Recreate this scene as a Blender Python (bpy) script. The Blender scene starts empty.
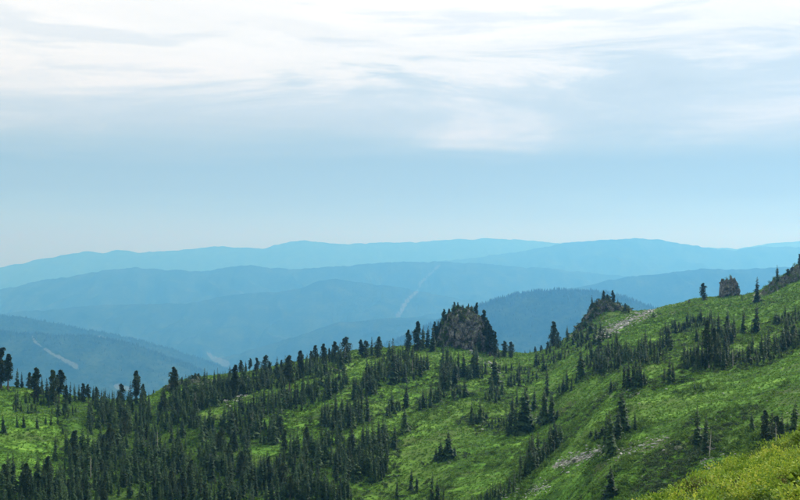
import bpy, math, random
import numpy as np
from mathutils import Vector, Euler, Matrix

RNG = np.random.default_rng(11)
random.seed(11)
SC = bpy.context.scene
COL = SC.collection
F = 1111.0            # focal length in pixels of an 800 px wide frame (50 mm lens)
EYE = 250.0

# ------------------------------------------------------------------ camera
cam_d = bpy.data.cameras.new('camera')
cam = bpy.data.objects.new('camera', cam_d)
COL.objects.link(cam)
cam_d.sensor_width = 36.0
cam_d.lens = 36.0 * F / 800.0
cam_d.clip_start = 0.5
cam_d.clip_end = 120000.0
cam.location = (0, 0, 0)
cam.rotation_euler = (math.radians(90), 0, 0)
SC.camera = cam

# ------------------------------------------------------------------ light
SUN_EL = math.radians(42)
SUN_AZ = math.radians(42)      # clockwise from the view direction (+Y): to the right, slightly ahead
world = bpy.data.worlds.new('World')
SC.world = world
world.use_nodes = True
SC.view_settings.view_transform = 'Standard'
SC.view_settings.look = 'None'
SC.view_settings.gamma = 1.0
SC.view_settings.exposure = 0.0
SUN_POWER = 4.2
HAZE_DENSITY = 1 / 9100.0
HAZE_COLOR = (0.095, 0.382, 0.83)
HAZE_G = 0.45
SC.cycles.volume_bounces = 1
SKY_STRENGTH = 0.104


class N:
    """tiny helper to write node trees"""
    def __init__(s, tree):
        s.t = tree; s.n = tree.nodes; s.l = tree.links
    def new(s, typ, **kw):
        x = s.n.new(typ)
        for k, v in kw.items(): setattr(x, k, v)
        return x
    def put(s, sock, v):
        if isinstance(v, bpy.types.NodeSocket): s.l.new(v, sock)
        elif v is not None:
            if sock.type == 'RGBA' and len(v) == 3: v = (*v, 1)
            sock.default_value = v
    def math(s, op, a, b=None, c=None, clamp=False):
        x = s.new('ShaderNodeMath', operation=op); x.use_clamp = clamp
        s.put(x.inputs[0], a)
        if b is not None: s.put(x.inputs[1], b)
        if c is not None: s.put(x.inputs[2], c)
        return x.outputs[0]
    def vmath(s, op, a, b=None, scale=None):
        x = s.new('ShaderNodeVectorMath', operation=op)
        s.put(x.inputs[0], a)
        if b is not None: s.put(x.inputs[1], b)
        if scale is not None: s.put(x.inputs['Scale'], scale)
        return x.outputs[0]
    def noise(s, vec, scale, detail=4, rough=0.55, dist=0.0):
        x = s.new('ShaderNodeTexNoise')
        s.put(x.inputs['Vector'], vec); x.inputs['Scale'].default_value = scale
        x.inputs['Detail'].default_value = detail; x.inputs['Roughness'].default_value = rough
        x.inputs['Distortion'].default_value = dist
        return x.outputs['Fac']
    def ramp(s, fac, stops, interp='LINEAR'):
        x = s.new('ShaderNodeValToRGB'); cr = x.color_ramp; cr.interpolation = interp
        while len(cr.elements) < len(stops): cr.elements.new(0.5)
        for e, (p, c) in zip(cr.elements, stops):
            e.position = p
            e.color = (c, c, c, 1) if isinstance(c, (int, float)) else (*c, 1)
        s.put(x.inputs[0], fac)
        return x.outputs[0]
    def mix(s, f, a, b, blend='MIX'):
        x = s.new('ShaderNodeMix', data_type='RGBA', blend_type=blend)
        s.put(x.inputs[0], f); s.put(x.inputs[6], a); s.put(x.inputs[7], b)
        return x.outputs[2]
    def rng(s, v, a, b, c=0.0, d=1.0):
        x = s.new('ShaderNodeMapRange'); x.interpolation_type = 'SMOOTHSTEP'
        s.put(x.inputs[0], v)
        for i, q in zip((1, 2, 3, 4), (a, b, c, d)): x.inputs[i].default_value = q
        return x.outputs[0]


def srgb(r, g, b):
    f = lambda c: ((c / 255 + 0.055) / 1.055) ** 2.4 if c > 10 else c / 255 / 12.92
    return (f(r), f(g), f(b))


def build_world():
    k = N(world.node_tree); k.n.clear()
    out = k.new('ShaderNodeOutputWorld'); bg = k.new('ShaderNodeBackground')
    bg.inputs['Strength'].default_value = SKY_STRENGTH
    sky = k.new('ShaderNodeTexSky', sky_type='NISHITA')
    sky.sun_disc = False; sky.sun_elevation = SUN_EL; sky.sun_rotation = SUN_AZ
    sky.altitude = 1500
    tc = k.new('ShaderNodeTexCoord'); d = tc.outputs['Generated']
    sep = k.new('ShaderNodeSeparateXYZ'); k.put(sep.inputs[0], d)
    z = sep.outputs[2]
    zc = k.math('MAXIMUM', z, 0.02)
    comb = k.new('ShaderNodeCombineXYZ')
    k.put(comb.inputs[0], k.math('DIVIDE', sep.outputs[0], zc))
    k.put(comb.inputs[1], k.math('DIVIDE', sep.outputs[1], zc))
    p = comb.outputs[0]                                   # point on a flat cloud deck
    el = k.math('ARCSINE', z)                             # radians
    big = k.noise(p, 0.35, 3, 0.5, 0.6)
    mid = k.noise(k.vmath('ADD', p, (7.3, 1.1, 0)), 0.9, 6, 0.6, 0.8)
    stc = k.new('ShaderNodeMapping'); k.put(stc.inputs[0], d)
    stc.inputs['Scale'].default_value = (3.0, 3.0, 46.0)
    streak = k.noise(stc.outputs[0], 1.0, 6, 0.55, 0.5)
    stc2 = k.new('ShaderNodeMapping'); k.put(stc2.inputs[0], d)
    stc2.inputs['Scale'].default_value = (9.0, 9.0, 60.0); stc2.inputs['Location'].default_value = (3, 5, 2)
    wisp = k.noise(stc2.outputs[0], 1.0, 6, 0.52, 0.4)
    # height used by the layers, made uneven by the streaks
    elw = k.math('ADD', el, k.math('MULTIPLY', k.math('SUBTRACT', streak, 0.5), 0.030))
    elw = k.math('ADD', elw, k.math('MULTIPLY', k.math('SUBTRACT', wisp, 0.5), 0.020))
    stc3 = k.new('ShaderNodeMapping'); k.put(stc3.inputs[0], d)
    stc3.inputs['Scale'].default_value = (3.2, 3.2, 17.0); stc3.inputs['Location'].default_value = (1.7, 2.2, 0.4)
    bank = k.noise(stc3.outputs[0], 1.0, 8, 0.62, 0.7)
    # the upper rim of the grey layer heaves, its lower rim stays level
    elw = k.math('ADD', elw, k.math('MULTIPLY', k.math('MULTIPLY', k.math('SUBTRACT', bank, 0.5), 0.20), k.rng(el, 0.095, 0.16)))
    s = 0.5 / 0.25
    e = k.math('MULTIPLY', elw, 2.0)                      # 0..0.5 for 0..0.25 rad
    base = k.ramp(e, [
        (0.0, srgb(168, 216, 228)), (0.05, srgb(170, 208, 225)), (0.105, srgb(158, 192, 211)),
        (0.155, srgb(157, 190, 209)), (0.186, srgb(177, 203, 216)), (0.215, srgb(194, 213, 223)),
        (0.285, srgb(208, 225, 234)), (0.325, srgb(246, 251, 250)), (0.42, (1.06, 1.08, 1.06)), (1.0, (1.25, 1.26, 1.25))])
    # brighter openings and greyer bellies in the deck
    patch = k.rng(bank, 0.42, 0.68)
    band = k.math('MULTIPLY', k.rng(elw, 0.084, 0.104), k.math('SUBTRACT', 1.0, k.rng(el, 0.15, 0.19)))
    base = k.mix(k.math('MULTIPLY', k.math('MULTIPLY', patch, band), 0.6), base, srgb(250, 251, 250))
    dark = k.math('MULTIPLY', k.rng(k.math('ADD', k.math('MULTIPLY', streak, 0.45), k.math('MULTIPLY', wisp, 0.55)), 0.50, 0.62), k.rng(el, 0.09, 0.13))
    base = k.mix(k.math('MULTIPLY', dark, 0.42), base, srgb(202, 220, 232))
    over = k.math('MULTIPLY', k.rng(mid, 0.45, 0.75), k.rng(el, 0.2, 0.4))
    base = k.mix(k.math('MULTIPLY', over, 0.35), base, srgb(225, 233, 240))
    ten = k.vmath('SCALE', base, scale=10.0)
    allc = k.mix(0.90, sky.outputs[0], ten)
    # below the horizon: plain valley haze tone
    allc = k.mix(k.rng(el, -0.06, -0.005, 1, 0), allc, k.vmath('SCALE', srgb(120, 160, 180), scale=10.0))
    k.put(bg.inputs[0], allc)
    k.l.new(bg.outputs[0], out.inputs[0])


build_world()
sun_d = bpy.data.lights.new('sun', 'SUN'); sun_d.energy = SUN_POWER
sun_d.angle = math.radians(7); sun_d.color = (1.0, 0.97, 0.92)
sun = bpy.data.objects.new('sun', sun_d); COL.objects.link(sun)
sdir = Vector((math.sin(SUN_AZ) * math.cos(SUN_EL), math.cos(SUN_AZ) * math.cos(SUN_EL), math.sin(SUN_EL)))
sun.rotation_euler = sdir.to_track_quat('Z', 'Y').to_euler()


# ------------------------------------------------------------------ numeric noise
def _hash(ix, iy, seed):
    with np.errstate(over='ignore'):
        h = (ix.astype(np.int64) * 374761393 + iy.astype(np.int64) * 668265263 + seed * 1274126177) & 0x7fffffff
        h = ((h ^ (h >> 13)) * 1274126177) & 0x7fffffff
        h = (h ^ (h >> 16)) & 0xffff
    return h / 65535.0


def vnoise(x, y, seed=0):
    x = np.asarray(x, float); y = np.asarray(y, float)
    ix = np.floor(x); iy = np.floor(y); fx = x - ix; fy = y - iy
    fx = fx * fx * fx * (fx * (fx * 6 - 15) + 10); fy = fy * fy * fy * (fy * (fy * 6 - 15) + 10)
    a = _hash(ix, iy, seed); b = _hash(ix + 1, iy, seed); c = _hash(ix, iy + 1, seed); d = _hash(ix + 1, iy + 1, seed)
    return (a + (b - a) * fx) * (1 - fy) + (c + (d - c) * fx) * fy


def fbm(x, y, seed=0, octv=4, rough=0.5):
    s = 0; a = 1; t = 0
    for o in range(octv):
        s = s + a * (vnoise(x * 2 ** o + 17.3 * o, y * 2 ** o - 9.1 * o, seed + o) - 0.5); t += a; a *= rough
    return s / t * 2      # about -1..1


# ------------------------------------------------------------------ the hillside as a height field
def tab(u, us, vs):
    """smooth table"""
    u = np.asarray(u, float); us = np.asarray(us, float); vs = np.asarray(vs, float)
    s = np.linspace(-6, 6, 5)
    return sum(np.interp(u + k, us, vs) for k in s) / 5


UK = [-900, -400, -100, 0, 150, 300, 400, 500, 560, 620, 700, 760, 800, 900, 1250, 1800]
T_YC = [380, 400, 450, 460, 480, 530, 560, 590, 580, 560, 590, 590, 560, 500, 450, 430]
T_YB = [230, 230, 250, 260, 270, 270, 260, 230, 215, 190, 185, 185, 185, 180, 180, 180]
T_VB = [560, 560, 560, 560, 560, 560, 560, 560, 550, 535, 510, 490, 480, 450, 400, 380]
T_YE = [24, 25, 28, 30, 32, 35, 38, 40, 42, 44, 48, 53, 57, 60, 60, 60]
T_VE = [900, 900, 800, 750, 700, 660, 635, 590, 566, 542, 494, 468, 450, 400, 330, 320]
C_U = [-900, -400, -100, 0, 22, 60, 100, 130, 152, 165, 185, 200, 230, 260, 300, 345, 370, 400, 430, 465, 500, 530, 545, 560, 580, 600, 630,
       650, 680, 700, 725, 750, 757, 765, 780, 790, 800, 900, 1250, 1800]
C_V = [350, 365, 380, 388, 390, 397, 402, 404, 400, 390, 384, 380, 376, 372, 364, 354, 351, 349, 347, 349, 352, 354, 350, 345, 335, 324, 315,
       311, 304, 299, 299, 297, 296, 295, 292, 290, 288, 268, 240, 235]


def knots(u):
    u = np.asarray(u, float)
    yc = tab(u, UK, T_YC); yb = tab(u, UK, T_YB); vb = tab(u, UK, T_VB); ye = tab(u, UK, T_YE); ve = tab(u, UK, T_VE)
    vc = tab(u, C_U, C_V)
    hc = -(vc - EYE) * yc / F; hb = -(vb - EYE) * yb / F; he = -(ve - EYE) * ye / F
    hm = np.minimum(-4.5, he * 0.5)
    yr = yb * 0.62; hr = hb - 9
    Y = np.stack([0 * u, 0 * u + 20, ye, ye + 25, yr, yb, yc, yc + 55, yc + 250, 0 * u + 1500, 0 * u + 3000, 0 * u + 5200], -1)
    H = np.stack([0 * u - 1.8, hm, he, he - 12, hr, hb, hc, hc - 13, hc - 105, 0 * u - 430, 0 * u - 1100, 0 * u - 1350], -1)
    return Y, H


def pchip(Y, H, y):
    """Y,H: (n,K) ; y: (n,) -> (n,)"""
    dx = np.diff(Y, axis=-1); dl = np.diff(H, axis=-1) / dx
    m = np.zeros_like(H)
    w1 = 2 * dx[:, 1:] + dx[:, :-1]; w2 = dx[:, 1:] + 2 * dx[:, :-1]
    prod = dl[:, 1:] * dl[:, :-1]
    with np.errstate(divide='ignore', invalid='ignore'):
        hm = (w1 + w2) / (w1 / dl[:, :-1] + w2 / dl[:, 1:])
    m[:, 1:-1] = np.where(prod > 0, hm, 0)
    m[:, 0] = dl[:, 0]; m[:, -1] = dl[:, -1]
    i = (y[:, None] >= Y).sum(-1) - 1
    i = np.clip(i, 0, Y.shape[1] - 2); r = np.arange(len(y))
    h = dx[r, i]; t = np.clip((y - Y[r, i]) / h, 0, 1)
    t2 = t * t; t3 = t2 * t
    return (2 * t3 - 3 * t2 + 1) * H[r, i] + (t3 - 2 * t2 + t) * h * m[r, i] + (-2 * t3 + 3 * t2) * H[r, i + 1] + (t3 - t2) * h * m[r, i + 1]


def band_coords(X, Y):
    # terraces run up the slope to the right
    a = 0.55; b = 0.83
    return X * a + Y * b, -X * b + Y * a      # along, across


def relief(X, Y, u, Yc):
    al, ac = band_coords(X, Y)
    far = np.clip((Y - 90) / 60, 0, 1)
    near_c = np.clip(1 - np.abs(Y - Yc) / 70, 0, 1)
    n = 2.6 * fbm(al / 90, ac / 38, 3, 3) * (1 - 0.75 * near_c)
    n = n + 1.1 * (1 - np.abs(fbm(al / 40, ac / 9, 8, 3)) * 2) * (1 - 0.6 * near_c)
    n = n + 0.55 * fbm(X / 5, Y / 5, 21, 3) + 0.25 * fbm(X / 1.8, Y / 1.8, 31, 2)
    near = 0.16 * fbm(X / 3, Y / 3, 40, 3) + 0.30 * fbm(X / 9, Y / 9, 44, 2)
    return n * far + near * (1 - far)


MOUNDS = [  # x, y, radius x, radius y, height
    ((600 - 400) / F * 574, 574, 13, 15, 6.2), ((572 - 400) / F * 575, 575, 9, 12, 1.5),
    ((818 - 400) / F * 560, 566, 19, 26, 10.5), ((776 - 400) / F * 566, 566, 9, 12, 2.6),
    ((728 - 400) / F * 590, 588, 9, 9, 1.2), ((463 - 400) / F * 560, 562, 19, 15, 3.0), ((190 - 400) / F * 486, 486, 14, 9, 1.5)]


def ground(X, Y):
    """world X,Y (in front of the camera) -> height"""
    X = np.atleast_1d(np.asarray(X, float)); Y = np.atleast_1d(np.asarray(Y, float))
    yy = np.maximum(Y, 1.0)
    u = 400 + F * np.clip(X / yy, -1.25, 1.25)
    K, H = knots(u)
    z = pchip(K, H, np.clip(yy, 0, 5199)) + relief(X, yy, u, K[:, 6])
    for mx, my, rx, ry, mh in MOUNDS:
        z = z + mh * np.exp(-(((X - mx) / rx) ** 2 + ((yy - my) / ry) ** 2))
    return z


def gz(x, y): return float(ground([x], [y])[0])


_cast_cache = {}


def cast(us, vs, ymin=150, ymax=760):
    """first point of the hillside seen in the direction of photo pixel (u, v)"""
    us = np.atleast_1d(np.asarray(us, float)); vs = np.atleast_1d(np.asarray(vs, float))
    ys = np.arange(ymin, ymax, 1.5)
    out = np.zeros((len(us), 3)); ok = np.zeros(len(us), bool)
    for j, (u, v) in enumerate(zip(us, vs)):
        g = ground((u - 400) / F * ys, ys)
        pv = EYE - F * g / ys
        hit = np.where(pv <= v)[0]
        i = hit[0] if len(hit) else int(np.argmin(pv))
        ok[j] = len(hit) > 0
        y = ys[i]
        out[j] = ((u - 400) / F * y, y, g[i])
    return out, ok


# ------------------------------------------------------------------ mesh helpers
def mesh_np(name, V, Fc, smooth=False, mats=(), midx=None, attrs=None):
    V = np.asarray(V, np.float32); Fc = np.asarray(Fc, np.int32)
    me = bpy.data.meshes.new(name)
    n = Fc.shape[1]
    me.vertices.add(len(V)); me.vertices.foreach_set('co', V.ravel())
    me.loops.add(Fc.size); me.loops.foreach_set('vertex_index', Fc.ravel())
    me.polygons.add(len(Fc))
    me.polygons.foreach_set('loop_start', np.arange(len(Fc), dtype=np.int32) * n)
    if smooth: me.polygons.foreach_set('use_smooth', np.ones(len(Fc), bool))
    for m in mats: me.materials.append(m)
    if midx is not None: me.polygons.foreach_set('material_index', np.asarray(midx, np.int32))
    for k, (typ, dom, data) in (attrs or {}).items():
        a = me.attributes.new(k, typ, dom)
        a.data.foreach_set('vector' if typ == 'FLOAT_VECTOR' else ('color' if typ == 'FLOAT_COLOR' else 'value'), np.asarray(data).ravel())
    me.update(calc_edges=True)
    return me


def link(name, me, parent=None, **props):
    o = bpy.data.objects.new(name, me); COL.objects.link(o)
    if parent is not None: o.parent = parent
    for k, v in props.items(): o[k] = v
    return o


def grid_faces(nu, nv):
    i = np.arange(nu - 1)[:, None] * nv + np.arange(nv - 1)[None, :]
    i = i.ravel()
    return np.stack([i, i + nv, i + nv + 1, i + 1], -1)


def principled(k, base, rough=0.9, normal=None, spec=0.2, sub=None):
    b = k.new('ShaderNodeBsdfPrincipled')
    k.put(b.inputs['Base Color'], base); k.put(b.inputs['Roughness'], rough)
    b.inputs['Specular IOR Level'].default_value = spec
    if normal is not None: k.l.new(normal, b.inputs['Normal'])
    return b


def new_mat(name):
    m = bpy.data.materials.new(name); m.use_nodes = True
    k = N(m.node_tree); k.n.clear()
    out = k.new('ShaderNodeOutputMaterial')
    return m, k, out


def bump(k, h, strength, dist):
    b = k.new('ShaderNodeBump'); b.inputs['Strength'].default_value = strength; b.inputs['Distance'].default_value = dist
    k.put(b.inputs['Height'], h)
    return b.outputs[0]


def leafmat(name, stops, rough=0.8, transl=0.25, spec=0.15):
    """foliage: colour varies by tree, by leaf"""
    m, k, out = new_mat(name)
    oi = k.new('ShaderNodeObjectInfo'); ge = k.new('ShaderNodeNewGeometry')
    ti = k.new('ShaderNodeAttribute'); ti.attribute_name = 'tint'
    one = k.math('FRACT', k.math('ADD', oi.outputs['Random'], ti.outputs['Fac']))
    f = k.math('ADD', k.math('MULTIPLY', one, 0.5), k.math('MULTIPLY', ge.outputs['Random Per Island'], 0.5))
    c = k.ramp(f, stops)
    b = principled(k, c, rough, None, spec)
    if transl > 0:
        t = k.new('ShaderNodeBsdfTranslucent'); k.put(t.inputs[0], k.mix(0.35, c, (0.14, 0.18, 0.02)))
        mx = k.new('ShaderNodeMixShader'); mx.inputs[0].default_value = transl
        k.l.new(b.outputs[0], mx.inputs[1]); k.l.new(t.outputs[0], mx.inputs[2]); k.l.new(mx.outputs[0], out.inputs[0])
    else: k.l.new(b.outputs[0], out.inputs[0])
    return m


def m_ground():
    m, k, out = new_mat('alpine_meadow')
    ge = k.new('ShaderNodeNewGeometry'); P = ge.outputs['Position']
    mp = k.new('ShaderNodeMapping'); k.put(mp.inputs[0], P)
    mp.inputs['Rotation'].default_value = (0, 0, -math.atan2(0.83, 0.55)); mp.inputs['Scale'].default_value = (0.22, 1.0, 1.0)
    A = mp.outputs[0]
    n1 = k.noise(A, 0.045, 4, 0.6, 0.5)
    n2 = k.noise(A, 0.22, 5, 0.62, 0.4)
    n3 = k.noise(P, 1.1, 4, 0.65)
    n4 = k.noise(k.vmath('ADD', P, (90, 33, 5)), 0.02, 3, 0.5)
    grass = k.ramp(k.math('ADD', k.math('MULTIPLY', n2, 0.72), k.math('MULTIPLY', n3, 0.28)),
                   [(0.34, (0.010, 0.026, 0.006)), (0.47, (0.040, 0.095, 0.010)), (0.54, (0.078, 0.190, 0.018)), (0.64, (0.15, 0.28, 0.038))])
    olive = k.ramp(n3, [(0.3, (0.03, 0.055, 0.015)), (0.7, (0.085, 0.11, 0.035))])
    c = k.mix(k.rng(n1, 0.52, 0.66), grass, olive)
    c = k.mix(k.math('MULTIPLY', k.rng(n4, 0.45, 0.62), 0.75), c, k.mix(0.5, c, (0.15, 0.25, 0.045)))
    at = k.new('ShaderNodeAttribute'); at.attribute_name = 'cover'
    sp = k.new('ShaderNodeSeparateColor'); k.put(sp.inputs[0], at.outputs['Color'])
    rock = k.ramp(n3, [(0.3, (0.07, 0.08, 0.055)), (0.7, (0.24, 0.24, 0.21))])
    rf = k.rng(k.math('ADD', sp.outputs[0], k.math('MULTIPLY', k.math('SUBTRACT', n3, 0.5), 1.2)), 0.35, 0.6)
    c = k.mix(rf, c, rock)
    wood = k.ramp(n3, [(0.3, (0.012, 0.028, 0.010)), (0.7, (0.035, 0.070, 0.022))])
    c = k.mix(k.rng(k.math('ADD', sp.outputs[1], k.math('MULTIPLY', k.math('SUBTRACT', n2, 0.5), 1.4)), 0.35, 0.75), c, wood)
    c = k.mix(sp.outputs[2], c, k.ramp(n3, [(0.3, (0.05, 0.075, 0.02)), (0.7, (0.16, 0.17, 0.05))]))
    b = principled(k, c, 0.95, bump(k, k.math('ADD', n2, k.math('MULTIPLY', n3, 0.4)), 0.6, 0.9), 0.1)
    k.l.new(b.outputs[0], out.inputs[0])
    return m


def m_rock(name='weathered_rock', lichen=0.5, warm=0.0):
    m, k, out = new_mat(name)
    ge = k.new('ShaderNodeNewGeometry'); P = ge.outputs['Position']
    oi = k.new('ShaderNodeObjectInfo')
    n1 = k.noise(P, 0.5, 6, 0.65, 0.3); n2 = k.noise(P, 3.0, 5, 0.7)
    c = k.ramp(k.math('ADD', k.math('MULTIPLY', n1, 0.6), k.math('MULTIPLY', n2, 0.4)),
               [(0.36, (0.022, 0.025, 0.024)), (0.48, (0.085, 0.094, 0.094)), (0.62, (0.32, 0.34, 0.335))])
    c = k.mix(k.math('MULTIPLY', oi.outputs['Random'], 0.12 + warm), c, (0.10, 0.098, 0.085))
    sep = k.new('ShaderNodeSeparateXYZ'); k.put(sep.inputs[0], ge.outputs['Normal'])
    l = k.math('MULTIPLY', k.rng(k.math('ADD', sep.outputs[2], k.math('MULTIPLY', n1, 0.9)), 0.75, 1.15), lichen)
    c = k.mix(l, c, k.ramp(n2, [(0.3, (0.025, 0.050, 0.014)), (0.7, (0.085, 0.12, 0.025))]))
    vo = k.new('ShaderNodeTexVoronoi', feature='DISTANCE_TO_EDGE'); k.put(vo.inputs['Vector'], k.vmath('ADD', P, k.vmath('SCALE', k.new('ShaderNodeTexNoise').outputs['Color'], scale=0.6)))
    vo.inputs['Scale'].default_value = 0.7
    cr = k.rng(vo.outputs['Distance'], 0.0, 0.09)
    c = k.mix(cr, k.mix(0.6, c, (0.03, 0.03, 0.03)), c)
    b = principled(k, c, 0.92, bump(k, k.math('ADD', k.math('MULTIPLY', cr, 0.6), n1), 0.8, 0.7), 0.15)
    k.l.new(b.outputs[0], out.inputs[0])
    return m


def m_mountain():
    m, k, out = new_mat('far_forest_slope')
    ge = k.new('ShaderNodeNewGeometry'); P = ge.outputs['Position']
    n1 = k.noise(P, 0.004, 5, 0.6); n2 = k.noise(P, 0.03, 4, 0.6)
    c = k.ramp(k.math('ADD', k.math('MULTIPLY', n1, 0.6), k.math('MULTIPLY', n2, 0.4)),
               [(0.36, (0.008, 0.018, 0.010)), (0.5, (0.022, 0.042, 0.018)), (0.66, (0.050, 0.080, 0.032))])
    at = k.new('ShaderNodeAttribute'); at.attribute_name = 'clearing_fog'
    cf = k.rng(k.math('ADD', at.outputs['Fac'], k.math('MULTIPLY', k.math('SUBTRACT', n2, 0.5), 0.5)), 0.35, 0.65)
    c = k.mix(k.math('MULTIPLY', cf, 0.36), c, (0.20, 0.24, 0.22))  # pale tone of the cleared tracks, also used to paint the valley fog
    b = principled(k, c, 1.0, bump(k, n2, 0.8, 12.0), 0.0)
    k.l.new(b.outputs[0], out.inputs[0])
    return m


def m_plain(name, c0, c1, scale=3.0, rough=0.85):
    m, k, out = new_mat(name)
    ge = k.new('ShaderNodeNewGeometry')
    c = k.ramp(k.noise(ge.outputs['Position'], scale, 4, 0.6), [(0.3, c0), (0.7, c1)])
    b = principled(k, c, rough, None, 0.2); k.l.new(b.outputs[0], out.inputs[0])
    return m


M_GROUND = m_ground(); M_ROCK = m_rock('weathered_rock', 0.75, 0.05); M_ROCKW = m_rock('rusty_rock', 0.6, 0.3); M_SCREE = m_rock('pale_scree', 0.12, 0.0)
M_MOUNT = m_mountain()
M_BARK = m_plain('bark', (0.05, 0.04, 0.032), (0.13, 0.11, 0.09), 4)
M_PALEBARK = m_plain('dead_wood', (0.25, 0.23, 0.20), (0.50, 0.48, 0.44), 4)
M_FIR = leafmat('fir_needles', [(0.1, (0.008, 0.022, 0.009)), (0.5, (0.020, 0.050, 0.016)), (0.9, (0.050, 0.100, 0.026))], 0.7, 0.12)
M_PINE = leafmat('pine_needles', [(0.1, (0.018, 0.036, 0.018)), (0.5, (0.032, 0.060, 0.026)), (0.9, (0.060, 0.090, 0.034))], 0.7, 0.12)
M_FARTREE = leafmat('distant_needles', [(0.1, (0.012, 0.026, 0.014)), (0.9, (0.028, 0.050, 0.022))], 0.9, 0.0)
M_SHRUB = leafmat('shrub_leaves', [(0.1, (0.024, 0.065, 0.010)), (0.5, (0.058, 0.140, 0.016)), (0.9, (0.13, 0.23, 0.030))], 0.8, 0.25)
M_JUNIPER = leafmat('juniper_leaves', [(0.1, (0.020, 0.042, 0.020)), (0.5, (0.035, 0.068, 0.026)), (0.9, (0.060, 0.100, 0.034))], 0.8, 0.15)
M_YSHRUB = leafmat('yellow_green_leaves', [(0.05, (0.045, 0.12, 0.014)), (0.3, (0.13, 0.25, 0.022)), (0.6, (0.28, 0.40, 0.035)), (0.85, (0.50, 0.56, 0.07)), (0.98, (0.42, 0.36, 0.10))], 0.6, 0.35)
M_GRASS = leafmat('grass_blades', [(0.1, (0.045, 0.12, 0.010)), (0.5, (0.086, 0.215, 0.018)), (0.9, (0.17, 0.31, 0.042))], 0.8, 0.3)

# ------------------------------------------------------------------ hillside mesh
SCREE = [  # u0, v0, u1, v1, half width in photo px, number of stones, stone size m
    (596, 337, 654, 309, 5, 700, 0.75), (556, 466, 612, 448, 5, 420, 0.42), (492, 500, 548, 486, 4, 260, 0.40),
    (612, 456, 668, 438, 4, 240, 0.40), (226, 404, 246, 395, 3, 60, 0.9), (318, 378, 346, 368, 3, 60, 0.8),
    (655, 309, 690, 301, 2, 90, 0.5), (752, 300, 790, 276, 4, 130, 0.8), (700, 462, 735, 448, 4, 90, 0.45),
    (470, 352, 500, 372, 4, 70, 0.8), (590, 400, 640, 392, 6, 40, 0.4), (560, 340, 590, 330, 5, 60, 0.7),
    (196, 385, 250, 376, 3, 80, 0.8)]
FOREST = [  # polygon of tree bases in photo pixels, number, min/max tree height in px, phrase
    ([(100, 405), (160, 405), (232, 386), (236, 400), (200, 412), (205, 428), (240, 425), (285, 424), (278, 445), (240, 448),
      (262, 470), (285, 452), (318, 446), (352, 440), (340, 466), (312, 484), (335, 505), (0, 530), (0, 492), (55, 490), (66, 470), (92, 440), (80, 420)],
     880, 17, 30, 'dense fir forest'),
    ([(12, 404), (40, 402), (100, 405), (120, 412), (105, 424), (60, 420), (50, 414), (14, 414)], 62, 12, 24, 'thicket'),
    ([(0, 488), (52, 486), (52, 530), (0, 530)], 34, 24, 36, 'front stand'),
]


def inpoly(x, y, poly):
    x = np.asarray(x, float); y = np.asarray(y, float); c = np.zeros(x.shape, bool)
    n = len(poly); j = n - 1
    for i in range(n):
        xi, yi = poly[i]; xj, yj = poly[j]
        t = ((yi > y) != (yj > y)) & (x < (xj - xi) * (y - yi) / (yj - yi + 1e-9) + xi)
        c ^= t; j = i
    return c


def build_hillside():
    ang = np.concatenate([np.linspace(-1.25, -0.45, 40), np.linspace(-0.44, 0.44, 640), np.linspace(0.45, 1.25, 40)])
    yy = np.concatenate([np.linspace(2, 12, 8), np.linspace(13, 70, 130), np.linspace(71, 160, 40), np.arange(161.5, 640, 1.55),
                         np.linspace(642, 900, 50), np.geomspace(915, 5200, 60)])
    T, Yg = np.meshgrid(ang, yy, indexing='ij'); X = (T * Yg).ravel(); Yv = Yg.ravel()
    Z = ground(X, Yv)
    u = 400 + F * X / Yv; v = EYE - F * Z / Yv
    on = (Yv > 140) & (Yv < 700)
    rock = np.zeros(len(X)); wood = np.zeros(len(X))
    for u0, v0, u1, v1, w, n, s in SCREE:
        dx, dy = u1 - u0, v1 - v0; L2 = dx * dx + dy * dy
        t = np.clip(((u - u0) * dx + (v - v0) * dy) / L2, 0, 1)
        d = np.hypot(u - u0 - t * dx, (v - v0 - t * dy) * 1.3)
        rock = np.maximum(rock, np.clip(1.0 - d / (w * 1.6), 0, 1) * on * (0.8 if n > 400 else 0.45))
    for poly, n, a, b, ph in FOREST:
        q = inpoly(u, v, poly) & on
        wood = np.maximum(wood, q * 0.6)
    near = np.clip((85 - Yv) / 20, 0, 1)
    cov = np.stack([rock, wood, near, np.ones(len(X))], -1).astype(np.float32)
    me = mesh_np('hillside', np.stack([X, Yv, Z], -1), grid_faces(len(ang), len(yy)), True, [M_GROUND],
                 attrs={'cover': ('FLOAT_COLOR', 'POINT', cov)})
    link('hillside', me, kind='structure', label='green alpine hillside of grass, low shrubs and scattered stones')
    # the shoulder behind the camera
    a = np.linspace(math.atan(1.25), 2 * math.pi - math.atan(1.25), 60); r = np.geomspace(2, 6000, 40)
    A, R = np.meshgrid(a, r, indexing='ij')
    Xb = (np.sin(A) * R).ravel(); Yb = (np.cos(A) * R).ravel()
    c = math.cos(math.atan(1.25)); Yeq = R.ravel() * c
    w = ((A - a[0]) / (a[-1] - a[0])).ravel()
    g1 = ground(Yeq * 1.25, Yeq); g2 = ground(-Yeq * 1.25, Yeq)
    me = mesh_np('rear_slope', np.stack([Xb, Yb, g1 * (1 - w) + g2 * w - 0.0], -1), grid_faces(len(a), len(r)), True, [M_GROUND])
    link('mountain_slope', me, kind='structure', label='grassy mountain slope that carries the viewpoint')


build_hillside()

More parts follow.
